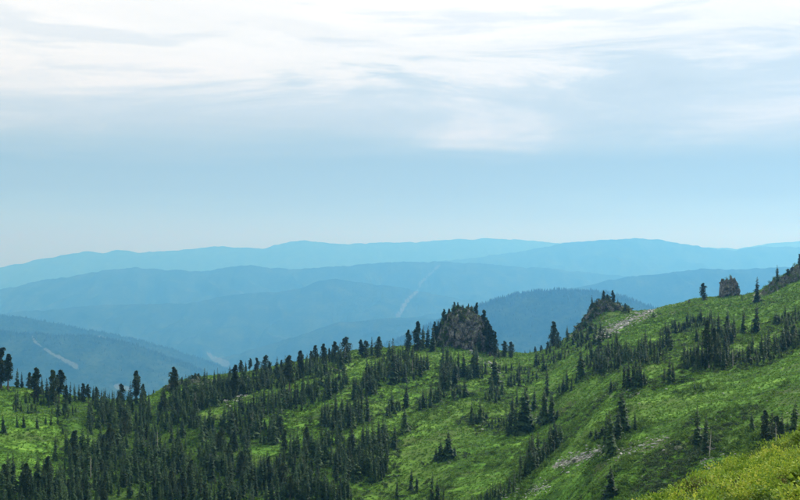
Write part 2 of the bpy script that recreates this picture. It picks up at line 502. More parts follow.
# ------------------------------------------------------------------ valley and far ridges
VALLEY = -1340.0
V = [(-41000, -41000, VALLEY - 6), (41000, -41000, VALLEY - 6), (41000, 41000, VALLEY - 6), (-41000, 41000, VALLEY - 6)]
link('valley_ground', mesh_np('valley_ground', V, [(0, 1, 2, 3)], False, [M_MOUNT]), kind='structure', label='wooded valley floor far below the ridges')


def seg_clear_fog(u, v, segs):
    c = np.zeros(u.shape)
    for u0, v0, u1, v1, w0, w1 in segs:
        dx, dy = u1 - u0, v1 - v0; L2 = dx * dx + dy * dy + 1e-6
        t = np.clip(((u - u0) * dx + (v - v0) * dy) / L2, 0, 1)
        d = np.hypot(u - u0 - t * dx, v - v0 - t * dy) + 1.6 * fbm(u / 3.5, v / 2.0, 91, 3)
        w = w0 + (w1 - w0) * t
        c = np.maximum(c, np.clip(1.15 - 0.65 * d / w, 0, 1))
    return c


def ridge(pts, y0, y1=None, slope=0.42, gully=70, seed=0, label='', segs=(), trees=None, rough=1.0):
    y1 = y1 or y0
    y0 *= 1.9; y1 *= 1.9; gully *= 1.7
    us = np.linspace(-520, 1320, 820)
    pu, pv = zip(*pts)
    pu = [-700] + list(pu) + [1500]; pv = [pv[0] + 12] + list(pv) + [pv[-1] + 12]
    kern = np.linspace(-1, 1, 5)
    vc = sum(np.interp(us + k, pu, pv) for k in kern) / 5
    yc = y0 + (y1 - y0) * (us / 800)
    px = y0 / F
    vc = vc + rough * (1.2 * fbm(us / 20, us * 0 + seed, seed, 6, 0.68) - 0.9 * (1 - 2 * np.abs(fbm(us / 11, us * 0 + seed, seed + 7, 3, 0.5))))
    hc = -(vc - EYE) * yc / F
    fr = np.concatenate([np.linspace(0, 1, 70) ** 1.5, []]); bk = -np.linspace(0, 1, 14)[1:] ** 1.3
    s = np.concatenate([bk[::-1], fr])
    L = (hc - VALLEY + 60) / slope
    S, U = np.meshgrid(s, us); Lg = L[:, None]
    dist = np.abs(S) * Lg
    Yg = yc[:, None] - S * Lg
    Yg = np.maximum(Yg, 1200)
    # crest line keeps its bearing
    X = (us[:, None] - 400) / F * yc[:, None] * np.ones_like(S)
    sc = 620 * (y0 / 6000) ** 0.5
    g = 1 - np.abs(fbm(X / sc + 0.35 * fbm(X / 900, Yg / 900, seed + 5, 2), Yg / (sc * 3.2), seed + 2, 4, 0.55)) * 2
    k = np.clip(dist / (450 * (y0 / 6000) ** 0.5), 0, 1)
    drop = dist * slope * (0.72 + 0.28 * np.clip(dist / 900, 0, 1))
    Z = hc[:, None] - drop + gully * 1.5 * (g - 1.0) * k
    u = 400 + F * X / Yg; v = EYE - F * Z / Yg
    cl = seg_clear_fog(u, v, segs) * (S >= -0.001)
    V = np.stack([X.ravel(), Yg.ravel(), Z.ravel()], -1)
    me = mesh_np('mountain_ridge', V, grid_faces(len(us), len(s)), True, [M_MOUNT], attrs={'clearing_fog': ('FLOAT', 'POINT', cl.ravel().astype(np.float32))})
    o = link('mountain_ridge', me, kind='structure', label=label)
    if trees:
        n, h0 = trees
        keep = V[(cl.ravel() < 0.2)]; vv = (S.ravel()[cl.ravel() < 0.2]); uu = u.ravel()[cl.ravel() < 0.2]
        sel = np.where((vv > -0.05) & (vv < 0.35) & (uu > -60) & (uu < 860))[0]
        w = 1 / (0.02 + vv[sel].clip(0, 1)); w = w / w.sum()
        ids = RNG.choice(sel, n, p=w)
        P = keep[ids] + RNG.uniform(-1, 1, (n, 3)) * [px * 2.2, 30, 0]
        # height of the slope at the jittered point, taken from the nearest row
        H = h0 * RNG.uniform(0.55, 1.25, n)
        a = np.linspace(0, 2 * math.pi, 6)[:-1]
        ring = np.stack([np.cos(a), np.sin(a), 0 * a], -1)
        VV = np.zeros((n, 11, 3)); R = H * RNG.uniform(0.16, 0.28, n)
        VV[:, :5] = P[:, None] + ring[None] * R[:, None, None] + np.array([0, 0, -4.0])
        VV[:, 5:10] = P[:, None] + ring[None] * (R * 0.55)[:, None, None]; VV[:, 5:10, 2] += (H * 0.5)[:, None]
        VV[:, 10] = P; VV[:, 10, 2] += H
        fc = []
        for i in range(5):
            j = (i + 1) % 5
            fc += [(i, j, 5 + j), (i, 5 + j, 5 + i), (5 + i, 5 + j, 10)]
        fc = (np.array(fc)[None] + (np.arange(n) * 11)[:, None, None]).reshape(-1, 3)
        return VV.reshape(-1, 3), fc
    return None


RID = dict(
    A=[(-200, 285), (-60, 276), (0, 268), (40, 260), (70, 254), (88, 251.5), (104, 254), (118, 250), (136, 253), (178, 250.5), (205, 248), (222, 246), (240, 248), (262, 249), (284, 243),
       (300, 240.5), (318, 243), (340, 244.5), (400, 243), (440, 241), (470, 239.5), (490, 238.5), (530, 241), (560, 244), (620, 246), (700, 248), (735, 249), (765, 245), (795, 242), (850, 246), (1000, 256)],
    B=[(-200, 310), (0, 296), (200, 285), (380, 266), (470, 259), (520, 252), (560, 244.5), (585, 241), (610, 240), (634, 238.5), (655, 240), (680, 243), (705, 248), (730, 251), (760, 247), (790, 247), (850, 252), (1000, 262)],
    C=[(-200, 300), (-60, 296), (0, 290), (40, 281), (75, 276), (110, 270), (135, 267.5), (165, 270), (200, 272), (225, 268), (247, 265.5), (270, 268), (310, 269), (350, 266), (400, 262), (440, 262), (500, 265), (580, 272), (700, 285), (900, 300)],
    D=[(-300, 330), (0, 314), (35, 311), (70, 308), (100, 305.5), (150, 304.5), (190, 303), (222, 297), (250, 293), (285, 292), (305, 288), (318, 281), (332, 279), (352, 281), (400, 288), (450, 298), (520, 310), (600, 325), (800, 350)],
    Fh=[(-300, 400), (100, 378), (230, 356), (270, 345), (300, 335), (340, 323), (370, 320), (410, 318), (440, 320), (480, 324), (520, 330), (600, 345), (800, 380)],
    H=[(-300, 420), (350, 330), (480, 305), (560, 291), (585, 286), (610, 280), (640, 276), (680, 272), (700, 269), (740, 270), (780, 268), (820, 270), (900, 278), (1100, 290)],
    G=[(-300, 480), (300, 380), (420, 330), (460, 312), (490, 302), (512, 295), (530, 292), (560, 290.5), (590, 290.5), (608, 293), (630, 300), (660, 311), (700, 326), (760, 345), (900, 380)],
    E=[(-400, 325), (-150, 318), (-60, 316), (0, 316), (25, 317.5), (50, 323), (80, 329), (110, 334), (140, 341), (170, 349), (195, 357), (225, 368), (260, 382), (330, 410), (600, 520)],
    E2=[(-400, 335), (-100, 332), (0, 331), (30, 334), (60, 335.5), (90, 336), (120, 341), (150, 350), (180, 361), (210, 374), (240, 390), (300, 420), (600, 540)])
ridge(RID['A'], 15600, 16200, 0.30, 110, 5, 'farthest pale blue mountain range on the horizon')
ridge(RID['B'], 12600, 12200, 0.30, 130, 9, 'long pale blue ridge below the farthest range, highest right of centre')
ridge(RID['C'], 9600, 9600, 0.30, 120, 13, 'wide blue ridge crossing the middle distance',
      segs=[(440, 264, 420, 284, 0.8, 1.2), (420, 284, 414, 300, 1.2, 1.6)])
ridge(RID['D'], 7600, 8200, 0.32, 100, 17, 'blue ridge with a small rounded peak over the valley',
      segs=[(422, 286, 408, 300, 1.1, 1.5), (408, 300, 398, 316, 1.5, 2.2), (208, 354, 220, 361, 1.4, 2.0)])  # tracks, then a pale fog patch painted into the slope colour
ridge(RID['H'], 7200, 7000, 0.32, 90, 21, 'smooth blue ridge behind the right-hand rock tower')
ridge(RID['Fh'], 6200, 6200, 0.36, 80, 25, 'low blue hill behind the domed crag', segs=[(206, 354, 226, 364, 2.5, 3.5)])  # valley fog patch, painted as a pale tone on the hill
t1 = ridge(RID['G'], 4300, 4000, 0.40, 45, 29, 'dark blue wooded hill between the two crags', trees=(8500, 19))
t2 = ridge(RID['E'], 5200, 5000, 0.40, 55, 33, 'deep blue wooded ridge falling to the right on the left side', trees=(6000, 17),
           segs=[(96, 336, 104, 338, 1.2, 1.2)])
t3 = ridge(RID['E2'], 4300, 4300, 0.40, 45, 37, 'nearest dark blue wooded ridge with a pale cleared track', trees=(6000, 17),
           segs=[(33, 337, 36, 343, 0.9, 0.9), (36, 343, 54, 355, 0.9, 1.3), (54, 355, 76, 366, 1.3, 2.4), (116, 386, 128, 389, 2.0, 2.5)])
off = 0; VV = []; FF = []
for v_, f_ in (t1, t2, t3):
    VV.append(v_); FF.append(f_ + off); off += len(v_)
link('distant_forest', mesh_np('distant_forest', np.concatenate(VV), np.concatenate(FF), False, [M_FARTREE]), kind='stuff',
     label='tiny distant conifers covering the blue ridges')

# ------------------------------------------------------------------ haze
b = [-42000, 42000, -42000, 42000, VALLEY - 12, 640.0]
HV = [(x, y, z) for z in b[4:] for x, y in ((b[0], b[2]), (b[1], b[2]), (b[1], b[3]), (b[0], b[3]))]
HF = [(0, 3, 2, 1), (4, 5, 6, 7), (0, 1, 5, 4), (1, 2, 6, 5), (2, 3, 7, 6), (3, 0, 4, 7)]
hm, hk, ho = new_mat('summer_haze')
pv = hk.new('ShaderNodeVolumePrincipled')
pv.inputs['Color'].default_value = (*HAZE_COLOR, 1); pv.inputs['Density'].default_value = HAZE_DENSITY
pv.inputs['Absorption Color'].default_value = (0.89, 0.60, 0.02, 1)
pv.inputs['Anisotropy'].default_value = HAZE_G
hk.l.new(pv.outputs[0], ho.inputs['Volume'])
link('haze', mesh_np('haze', HV, HF, False, [hm]), kind='stuff', label='pale blue summer haze filling the valleys')

# ================================================================== vegetation prototypes (unit height, base at the origin)
def trunk_mesh(h=1.0, r=0.02, sides=6, lean=0.0, seed=0, rows=7):
    rr = np.random.default_rng(seed); V = []; Fc = []
    cx = cy = 0
    for i in range(rows):
        t = i / (rows - 1)
        cx += rr.normal(0, 0.003) + lean * 0.01; cy += rr.normal(0, 0.003)
        rad = r * (1 - t) ** 0.8 * (1.5 if i == 0 else 1) + 0.0012
        for k in range(sides):
            a = 2 * math.pi * k / sides
            V.append((cx + rad * math.cos(a), cy + rad * math.sin(a), -0.03 + t * (h + 0.03)))
    for i in range(rows - 1):
        for k in range(sides):
            a = i * sides + k; b_ = i * sides + (k + 1) % sides
            Fc += [(a, b_, b_ + sides), (a, b_ + sides, a + sides)]
    return np.array(V), np.array(Fc)


def spray(P, Dv, L, W, rr, droop=0.0):
    """flat folded frond from P along D: 4 triangles"""
    Dv = Dv / (np.linalg.norm(Dv) + 1e-9)
    side = np.cross(Dv, [0, 0, 1.0]); side /= (np.linalg.norm(side) + 1e-6)
    up = np.cross(side, Dv)
    roll = rr.uniform(-0.6, 0.6)
    s = side * math.cos(roll) + up * math.sin(roll)
    M = P + Dv * L * 0.5 + up * W * 0.25
    E = P + Dv * L + np.array([0, 0, -droop * L])
    a = P + Dv * L * 0.45 + s * W - up * W * 0.25; b_ = P + Dv * L * 0.45 - s * W - up * W * 0.25
    return [P, a, E, M, b_], [(0, 1, 3), (1, 2, 3), (0, 3, 4), (3, 2, 4)]


def crown_fir(seed, R=0.14, whorls=24, per=6, low=0.05, gaps=0.12, detail=2):
    rr = np.random.default_rng(seed); V = []; Fc = []
    side_gap = rr.uniform(0, 2 * math.pi)
    zs = low + (0.985 - low) * (np.linspace(0, 1, whorls) ** 0.92)
    for i, z in enumerate(zs):
        prof = R * ((1 - z) / (1 - low)) ** rr.uniform(0.72, 0.92) * rr.uniform(0.72, 1.2) + 0.006
        n = max(3, int(per * (0.6 + 0.6 * (1 - z))))
        a0 = rr.uniform(0, 6.28)
        for k in range(n):
            if rr.random() < gaps: continue
            a = a0 + 2 * math.pi * k / n + rr.normal(0, 0.25)
            r = prof * rr.uniform(0.55, 1.2)
            if math.cos(a - side_gap) > 0.7 and z < 0.55: r *= 0.7
            dz = rr.uniform(-0.65, -0.15) * (1 - z) + 0.35 * z + rr.normal(0, 0.06)
            D = np.array([math.cos(a), math.sin(a), dz])
            P = np.array([0, 0, z + rr.normal(0, 0.008)]) + D * 0.004
            v, f = spray(P, D, r, r * rr.uniform(0.38, 0.55) + 0.010, rr, 0.15)
            Fc += [tuple(q + len(V) for q in t) for t in f]; V += v
            for q in range(detail):
                t = rr.uniform(0.25, 0.8)
                D2 = D + np.array([rr.normal(0, 0.8), rr.normal(0, 0.8), rr.normal(-0.2, 0.35)])
                v, f = spray(P + D / np.linalg.norm(D) * r * t, D2, r * rr.uniform(0.35, 0.6) + 0.008, r * 0.22 + 0.006, rr, 0.3)
                Fc += [tuple(w + len(V) for w in t_) for t_ in f]; V += v
    # leader
    for k in range(4):
        v, f = spray(np.array([0, 0, 0.95 + 0.01 * k]), np.array([rr.normal(0, .2), rr.normal(0, .2), 1.0]), 0.05, 0.006, rr)
        Fc += [tuple(q + len(V) for q in t) for t in f]; V += v
    return np.array(V), np.array(Fc)


def crown_pine(seed, R=0.20, clumps=20, low=0.22, leafs=60, top=0.9, lean=0.0):
    """ragged columnar stone pine: rounded needle clumps on short limbs"""
    rr = np.random.default_rng(seed); V = []; Fc = []; LV = []; LF = []
    for i in range(clumps):
        z = low + (0.97 - low) * ((i + rr.uniform(0.1, 0.9)) / clumps)
        zz = (z - low) / (1 - low)
        env = R * (0.45 + 0.75 * math.sin(math.pi * min(1, zz * 0.85 + 0.22)) ** 0.8) * (1.0 if zz < 0.75 else 0.75)
        a = rr.uniform(0, 6.28); off_ = env * rr.uniform(0.15, 0.75)
        C = np.array([math.cos(a) * off_, math.sin(a) * off_, z])
        cr = env * rr.uniform(0.42, 0.66); ch = cr * rr.uniform(0.7, 1.15)
        # limb
        v, f = limb(np.array([0, 0, z - off_ * 0.45]), C, 0.006, 0.002)
        LF += [tuple(q + len(LV) for q in t) for t in f]; LV += v
        for k in range(leafs):
            d = rr.normal(0, 1, 3); d /= np.linalg.norm(d)
            P = C + d * np.array([cr, cr, ch]) * rr.uniform(0.35, 0.95)
            D = d + np.array([0, 0, 0.5]) + rr.normal(0, 0.4, 3)
            v, f = spray(P, D, rr.uniform(0.035, 0.06), rr.uniform(0.013, 0.022), rr)
            Fc += [tuple(q + len(V) for q in t) for t in f]; V += v
    return np.array(V), np.array(Fc), np.array(LV), np.array(LF)


def limb(A, B, r0, r1):
    d = B - A; s = np.cross(d, [0.3, 0.2, 1.0]); s /= (np.linalg.norm(s) + 1e-9); t = np.cross(d, s); t /= (np.linalg.norm(t) + 1e-9)
    v = []
    for P, r in ((A, r0), (B, r1)):
        for k in range(3):
            a = 2 * math.pi * k / 3
            v.append(P + s * r * math.cos(a) + t * r * math.sin(a))
    f = []
    for k in range(3):
        j = (k + 1) % 3
        f += [(k, j, 3 + j), (k, 3 + j, 3 + k)]
    return v, f


def bush(seed, n=260, leaf=0.07, flat=0.7, lobes=6, stalks=True):
    """leafy bush about 1 wide, 'flat' high"""
    rr = np.random.default_rng(seed); V = []; Fc = []
    C = [(rr.uniform(-0.28, 0.28), rr.uniform(-0.28, 0.28), rr.uniform(0.12, flat * 0.6), rr.uniform(0.16, 0.3)) for _ in range(lobes)]
    for k in range(n):
        c = C[rr.integers(lobes)]
        d = rr.normal(0, 1, 3); d /= np.linalg.norm(d); d[2] = abs(d[2]) if rr.random() < 0.8 else d[2]
        P = np.array(c[:3]) + d * c[3] * rr.uniform(0.5, 1.05)
        P[2] = max(P[2], -0.02)
        D = d * 0.7 + rr.normal(0, 0.5, 3) + np.array([0, 0, 0.35])
        v, f = spray(P, D, leaf * rr.uniform(0.7, 1.5), leaf * rr.uniform(0.38, 0.6), rr)
        Fc += [tuple(q + len(V) for q in t) for t in f]; V += v
    return np.array(V), np.array(Fc)


def tuft(seed, n=14, h=1.0, spread=0.5):
    rr = np.random.default_rng(seed); V = []; Fc = []
    for k in range(n):
        a = rr.uniform(0, 6.28); b0 = np.array([rr.normal(0, 0.18), rr.normal(0, 0.18), -0.05])
        L = h * rr.uniform(0.5, 1.0); o = np.array([math.cos(a), math.sin(a), 0]) * spread * rr.uniform(0.2, 1)
        s = np.array([-math.sin(a), math.cos(a), 0]) * rr.uniform(0.05, 0.11)
        M = b0 + o * 0.4 + [0, 0, L * 0.65]; E = b0 + o + [0, 0, L]
        i = len(V); V += [b0 - s, b0 + s, M + s * 0.8, M - s * 0.8, E]
        Fc += [(i, i + 1, i + 2), (i, i + 2, i + 3), (i + 3, i + 2, i + 4)]
    return np.array(V), np.array(Fc)


def stone(seed, sub=1, cuts=9, squash=(1, 1, 0.7)):
    rr = np.random.default_rng(seed)
    V, Fc = ICO[sub]
    V = V.copy()
    for _ in range(cuts):
        n = rr.normal(0, 1, 3); n /= np.linalg.norm(n); d = rr.uniform(0.42, 0.8)
        ex = np.maximum(V @ n - d, 0); V = V - ex[:, None] * n
    V = V * squash + rr.normal(0, 0.012, V.shape)
    return V, Fc


def _ico(sub):
    import bmesh
    bm = bmesh.new(); bmesh.ops.create_icosphere(bm, subdivisions=sub, radius=1.0)
    V = np.array([v.co[:] for v in bm.verts]); Fc = np.array([[v.index for v in f.verts] for f in bm.faces]); bm.free()
    return V, Fc


ICO = {1: _ico(1), 2: _ico(2), 3: _ico(3)}


def join(parts):
    V = []; Fc = []; o = 0
    for v, f in parts:
        if len(v) == 0: continue
        V.append(v); Fc.append(np.asarray(f) + o); o += len(v)
    return np.concatenate(V), np.concatenate(Fc)


# ------------------------------------------------------------------ scatter for what nobody could count
def scatter(name, label, protos, mats, P, R, S, idx):
    """one 'stuff' object: its mesh holds the shapes and the points, geometry nodes put a shape at every point"""
    V = []; Fc = []; pk = []; mi = []; o = 0
    for k, (v, f) in enumerate(protos):
        V.append(v); Fc.append(np.asarray(f) + o); o += len(v); pk.append(np.full(len(v), k + 1)); mi.append(np.full(len(f), k % len(mats)))
    nv = o
    V.append(P); pk.append(-(np.asarray(idx) + 1))
    V = np.concatenate(V); pk = np.concatenate(pk).astype(np.int32)
    rot = np.zeros((len(V), 3), np.float32); rot[nv:] = R; sc = np.ones((len(V), 3), np.float32); sc[nv:] = S
    me = mesh_np(name, V, np.concatenate(Fc), False, mats, np.concatenate(mi),
                 {'pk': ('INT', 'POINT', pk), 'rot': ('FLOAT_VECTOR', 'POINT', rot), 'scl': ('FLOAT_VECTOR', 'POINT', sc)})
    ng = bpy.data.node_groups.new(name, 'GeometryNodeTree')
    ng.interface.new_socket('Geometry', in_out='INPUT', socket_type='NodeSocketGeometry')
    ng.interface.new_socket('Geometry', in_out='OUTPUT', socket_type='NodeSocketGeometry')
    n = ng.nodes; l = ng.links
    gi = n.new('NodeGroupInput'); go = n.new('NodeGroupOutput'); jn = n.new('GeometryNodeJoinGeometry')

    def attr(nm, dt):
        a = n.new('GeometryNodeInputNamedAttribute'); a.data_type = dt; a.inputs[0].default_value = nm
        return a.outputs[0]

    def sep(val):
        c = n.new('FunctionNodeCompare'); c.data_type = 'INT'; c.operation = 'EQUAL'
        l.new(attr('pk', 'INT'), c.inputs[2]); c.inputs[3].default_value = val
        s = n.new('GeometryNodeSeparateGeometry'); s.domain = 'POINT'
        l.new(gi.outputs[0], s.inputs[0]); l.new(c.outputs[0], s.inputs[1])
        return s.outputs[0]
    for k in range(len(protos)):
        ip = n.new('GeometryNodeInstanceOnPoints')
        l.new(sep(-(k + 1)), ip.inputs['Points']); l.new(sep(k + 1), ip.inputs['Instance'])
        l.new(attr('rot', 'FLOAT_VECTOR'), ip.inputs['Rotation']); l.new(attr('scl', 'FLOAT_VECTOR'), ip.inputs['Scale'])
        l.new(ip.outputs[0], jn.inputs[0])
    l.new(jn.outputs[0], go.inputs[0])
    ob = link(name, me, kind='stuff', label=label)
    md = ob.modifiers.new('scatter', 'NODES'); md.node_group = ng
    return ob


# ================================================================== crags
class Crag:
    """rock mass: profile = list of (photo u, photo v of the top); stands at distance y"""
    def __init__(s, prof, y, depth, vbase, seed):
        s.y = y; s.seed = seed
        s.xs = np.array([(u - 400) / F * y for u, v in prof]); s.zs = np.array([-(v + 2.8 - EYE) / F * y for u, v in prof])
        s.d = depth; s.zb = -(vbase - EYE) / F * y
        s.x0, s.x1 = s.xs[0], s.xs[-1]

    def top(s, X, Y):
        X = np.atleast_1d(np.asarray(X, float)); Y = np.atleast_1d(np.asarray(Y, float))
        h = np.interp(X, s.xs, s.zs, left=s.zb - 3, right=s.zb - 3) - (s.zb - 3)
        t = np.clip(1 - np.abs((Y - s.y) / s.d) ** 2.6, 0, 1) ** 0.6
        b_ = 1.3 * (_hash(np.floor((X + 0.4 * Y) / 2.3), np.floor((Y - 0.3 * X) / 2.6), s.seed) - 0.5) + 1.8 * fbm(X / 3.2, Y / 3.2, s.seed, 4, 0.6)
        return s.zb - 3 + h * t + b_ * np.clip(h * t / 5, 0, 1)

    def face_y(s, frac):
        """depth at which the front face has this share of its height"""
        return s.y - s.d * np.clip(1 - np.asarray(frac) ** (1 / 0.6), 0, 1) ** (1 / 2.6)

    def core(s, mat, parent=None, nu=70, nv=46):
        X, Y = np.meshgrid(np.linspace(s.x0 - 0.5, s.x1 + 0.5, nu), np.linspace(s.y - s.d, s.y + s.d, nv), indexing='ij')
        Z = s.top(X.ravel(), Y.ravel())
        return X.ravel(), Y.ravel(), Z


def make_crag(name, label, crag, mat, nblocks, bs, region=None, seed=0, warmlist=None, group=None, zlow=0.0):
    rr = np.random.default_rng(seed)
    bx = (crag.x0 + crag.x1) / 2
    base = Vector((bx, crag.y, crag.zb))
    root = link(name, None, label=label, category='rock outcrop', kind='thing')
    root.location = base
    if group: root['group'] = group
    X, Y, Z = crag.core(mat)
    me = mesh_np('rock_mass', np.stack([X - base.x, Y - base.y, Z - base.z], -1), grid_faces(70, 46), False, [mat])
    link('rock_mass', me, root)
    protos = [mesh_np('rock_block', *stone(seed * 50 + i, 2, 11, (1, 0.9, 1.15)), False, [mat]) for i in range(9)]
    xa, xb = region or (crag.x0 + 0.5, crag.x1 - 0.5)
    for i in range(nblocks):
        x = rr.uniform(xa, xb)
        front = rr.random() < 0.8
        y = float(crag.face_y(rr.uniform(0.12, 0.97))) if front else crag.y - crag.d * rr.uniform(-0.4, 0.5)
        z = float(crag.top([x], [y])[0])
        if z < gz(x, y) - 0.3: continue
        sx = bs * rr.uniform(0.35, 1.0) * rr.uniform(0.7, 1.2)
        z -= sx * rr.uniform(0.0, 0.5); y -= sx * rr.uniform(-0.1, 0.35) * front
        o = link('rock_block', protos[rr.integers(len(protos))], root)
        o.location = (x - base.x, y - base.y, z - base.z)
        o.rotation_euler = (rr.normal(0, 0.18), rr.normal(0.12, 0.15), rr.choice([0.3, 1.2, 1.9]) + rr.normal(0, 0.15))
        o.scale = (sx * rr.uniform(0.6, 1.0), sx * rr.uniform(0.6, 0.9), sx * rr.uniform(0.7, 1.35))
    return root


CR_MAIN = Crag([(428, 350), (433, 343), (438, 330), (441, 322), (447, 313), (453, 308), (460, 306), (468, 307), (475, 310), (481, 317), (485, 326), (488, 333), (492, 343), (499, 350), (505, 356)], 562, 11, 352, 3)
CR_MID = Crag([(576, 326), (583, 319), (589, 310), (593, 303), (598, 299), (604, 296), (610, 298), (616, 301), (622, 305), (628, 307), (633, 309), (638, 314), (642, 319)], 574, 8, 321, 5)
CR_TOW = Crag([(716, 302), (719, 297), (720.5, 291), (721, 282), (722.5, 277), (724, 281), (726, 276), (727.5, 280), (730, 279), (731, 275), (733, 279), (735, 277), (737, 284), (738, 293), (741, 300)], 588, 4.5, 300, 7)
CR_RIGHT = Crag([(762, 292), (767, 286), (772, 281), (779, 276), (786, 272), (792, 267), (799, 263), (806, 261), (816, 258), (830, 262), (840, 270)], 556, 9, 290, 9)
CR_LEFT = Crag([(158, 398), (163, 389), (168, 384), (175, 381), (183, 380), (191, 377), (198, 375), (206, 377), (214, 382), (222, 388)], 482, 8, 396, 11)
make_crag('rock_crag', 'large domed grey crag crowned with small pines, dark scrub on its left side', CR_MAIN, M_ROCK, 150, 2.6, ((448 - 400) / F * 562, (500 - 400) / F * 562), 3)
make_crag('rock_crag', 'pointed rocky knoll with pines on top above the pale scree', CR_MID, M_ROCK, 90, 1.9, None, 5)
make_crag('rock_crag', 'narrow upright rock tower standing alone on the right skyline', CR_TOW, M_ROCKW, 90, 1.9, None, 7)
make_crag('rock_crag', 'reddish broken rocks climbing to the top right end of the skyline', CR_RIGHT, M_ROCKW, 120, 1.8, None, 9)
make_crag('rock_crag', 'low brownish outcrop with bushes where the left skyline begins to climb', CR_LEFT, M_ROCKW, 40, 1.6, None, 11)
CRAGS = [CR_MAIN, CR_MID, CR_TOW, CR_RIGHT, CR_LEFT]


def place(u, v):
    """(x, y, z) of what is seen at photo pixel (u, v): a crag's top or the slope"""
    for c in CRAGS:
        x = (u - 400) / F * c.y
        if c.x0 < x < c.x1:
            zc = -(v - EYE) / F * c.y
            zt = float(c.top([x], [c.y])[0])
            if zc > gz(x, c.y) + 1.0 and v < 352 or (c is CR_LEFT and zc > gz(x, c.y) + 0.4):
                return x, c.y - c.d * 0.2, min(zc, zt) - 0.4
    p, ok = cast(u, v)
    return tuple(p[0])


# ================================================================== trees
FIR = []
for i in range(9):
    R = [0.14, 0.155, 0.17, 0.12, 0.19, 0.14, 0.16, 0.22, 0.27][i]
    cv = crown_fir(100 + i, R, 28, 7, 0.03, 0.10, 2)
    FIR.append((mesh_np('crown', *cv, False, [M_FIR]), mesh_np('trunk', *trunk_mesh(0.97, 0.016, 5, 0, i), True, [M_BARK])))
PINE = []
for i in range(8):
    R = [0.135, 0.16, 0.185, 0.12, 0.21, 0.15, 0.25, 0.115][i]
    low = [0.08, 0.05, 0.1, 0.16, 0.05, 0.12, 0.04, 0.3][i]
    cv, cf, lv, lf = crown_pine(200 + i, R, [30, 32, 26, 24, 32, 26, 28, 20][i], low, 75)
    tm = join([trunk_mesh(0.95, 0.022, 6, 0, 40 + i), (lv, lf)])
    PINE.append((mesh_np('crown', cv, cf, False, [M_PINE]), mesh_np('trunk', *tm, False, [M_BARK])))
PALETRUNK = mesh_np('trunk', *trunk_mesh(0.97, 0.022, 6, 0, 77), True, [M_PALEBARK])
FIR_LOD = []
for i in range(7):
    cv = crown_fir(300 + i, [0.15, 0.17, 0.12, 0.19, 0.15, 0.20, 0.13][i], 20, 7, 0.04, 0.08, 1)
    FIR_LOD.append(join([cv, trunk_mesh(0.95, 0.014, 3, 0, i, 3)]))

ALL = []      # dict(u, v, h px, kind, row, lab)


def row(phrase, items, place_word='from the left', noun='tree'):
    """hand-placed trees; items: (u, v base, height px, 'F'|'P'|'W'|'S' [, own label])"""
    for it in items:
        ALL.append(dict(u=it[0], v=it[1], h=it[2], k=it[3], row=phrase, lab=it[4] if len(it) > 4 else None, hand=True))


def clump(phrase, cx, cy, rx, ry, n, h0, h1, tilt=0.45, k='F', sp=2.6, skirts=0.0):
    rr = np.random.default_rng(int(cx * 7 + cy * 13)); got = []
    for _ in range(n * 30):
        if len(got) >= n: break
        a, b_ = rr.uniform(-1, 1), rr.uniform(-1, 1)
        if a * a + b_ * b_ > 1: continue
        u = cx + a * rx; v = cy + b_ * ry - tilt * a * rx
        if any(abs(u - q[0]) < sp and abs(v - q[1]) < sp * 1.2 for q in got): continue
        got.append((u, v))
        kk = 'S' if rr.random() < skirts else k
        hh = (h0 * 0.85 + (h1 * 1.12 - h0 * 0.85) * rr.random() ** 1.4) if kk == k else rr.uniform(h0 * 0.5, h0 * 0.9)
        ALL.append(dict(u=u, v=v, h=hh, k=kk, row=phrase, lab=None, hand=False))


row('on the left skyline above the small meadow', [
    (1, 389, 41, 'P', 'tall dark pine at the very left edge of the skyline'), (8, 391, 37, 'P', 'broad full-crowned dark pine, second on the far left skyline'), (17, 389, 20, 'F'), (22, 389, 17, 'F'), (29, 389, 17, 'P'),
    (36, 399, 31, 'P', 'tall ragged pine left of the twin pines on the skyline'), (42, 395, 18, 'F'), (47, 398, 20, 'F')])
row('in the skyline line between the twin pines and the round-topped pine', [
    (53.5, 406, 36, 'P', 'left of the tall twin pines on the left skyline'), (59, 404, 34, 'P', 'right of the tall twin pines on the left skyline'), (66, 402, 20, 'F'), (70, 404, 22, 'F'), (75, 402, 18, 'F'), (79, 402, 17, 'F'),
    (83, 403, 20, 'P'), (88, 404, 20, 'P'), (93, 402, 16, 'F'), (97, 404, 17, 'P'), (101, 404, 14, 'F'), (105, 405, 17, 'F'), (109, 405, 14, 'F'), (113, 405, 15, 'F')])
row('around the tall ragged skyline pine left of the brown outcrop', [
    (121, 406, 22, 'W', 'round-topped pine left of the tallest ragged skyline pine'), (128, 406, 16, 'F'), (136.5, 405, 35, 'P', 'tallest ragged narrow pine alone against the blue ridge on the left'),
    (143, 405, 21, 'P', 'short narrow pine just right of the tall ragged skyline pine'), (149, 406, 14, 'F'), (153.5, 394, 4.5, 'W', 'tiny pine on the tip beside the brown outcrop')])
row('on and behind the brown outcrop of the left skyline', [
    (174, 404, 36, 'P', 'tall dark pine rising in front of the brown outcrop'), (182, 385, 8, 'P'), (196, 380, 9, 'W'), (199, 381, 8, 'W'), (207, 380, 9, 'F'), (215, 384, 14, 'F'), (219, 384, 10, 'P')])
row('on the skyline between the brown outcrop and the tall broad pine', [
    (230, 378, 12, 'F'), (235, 398, 33, 'P', 'tall dark pine reaching down in front of the slope, left skyline'), (241, 373, 13, 'P'), (246, 373, 12, 'F'), (250, 373, 15, 'P'), (256, 375, 17, 'P'), (261, 375, 10, 'F'),
    (265, 377, 22, 'W', 'broad round-headed pine at the middle of the left skyline'), (270, 376, 14, 'P')])
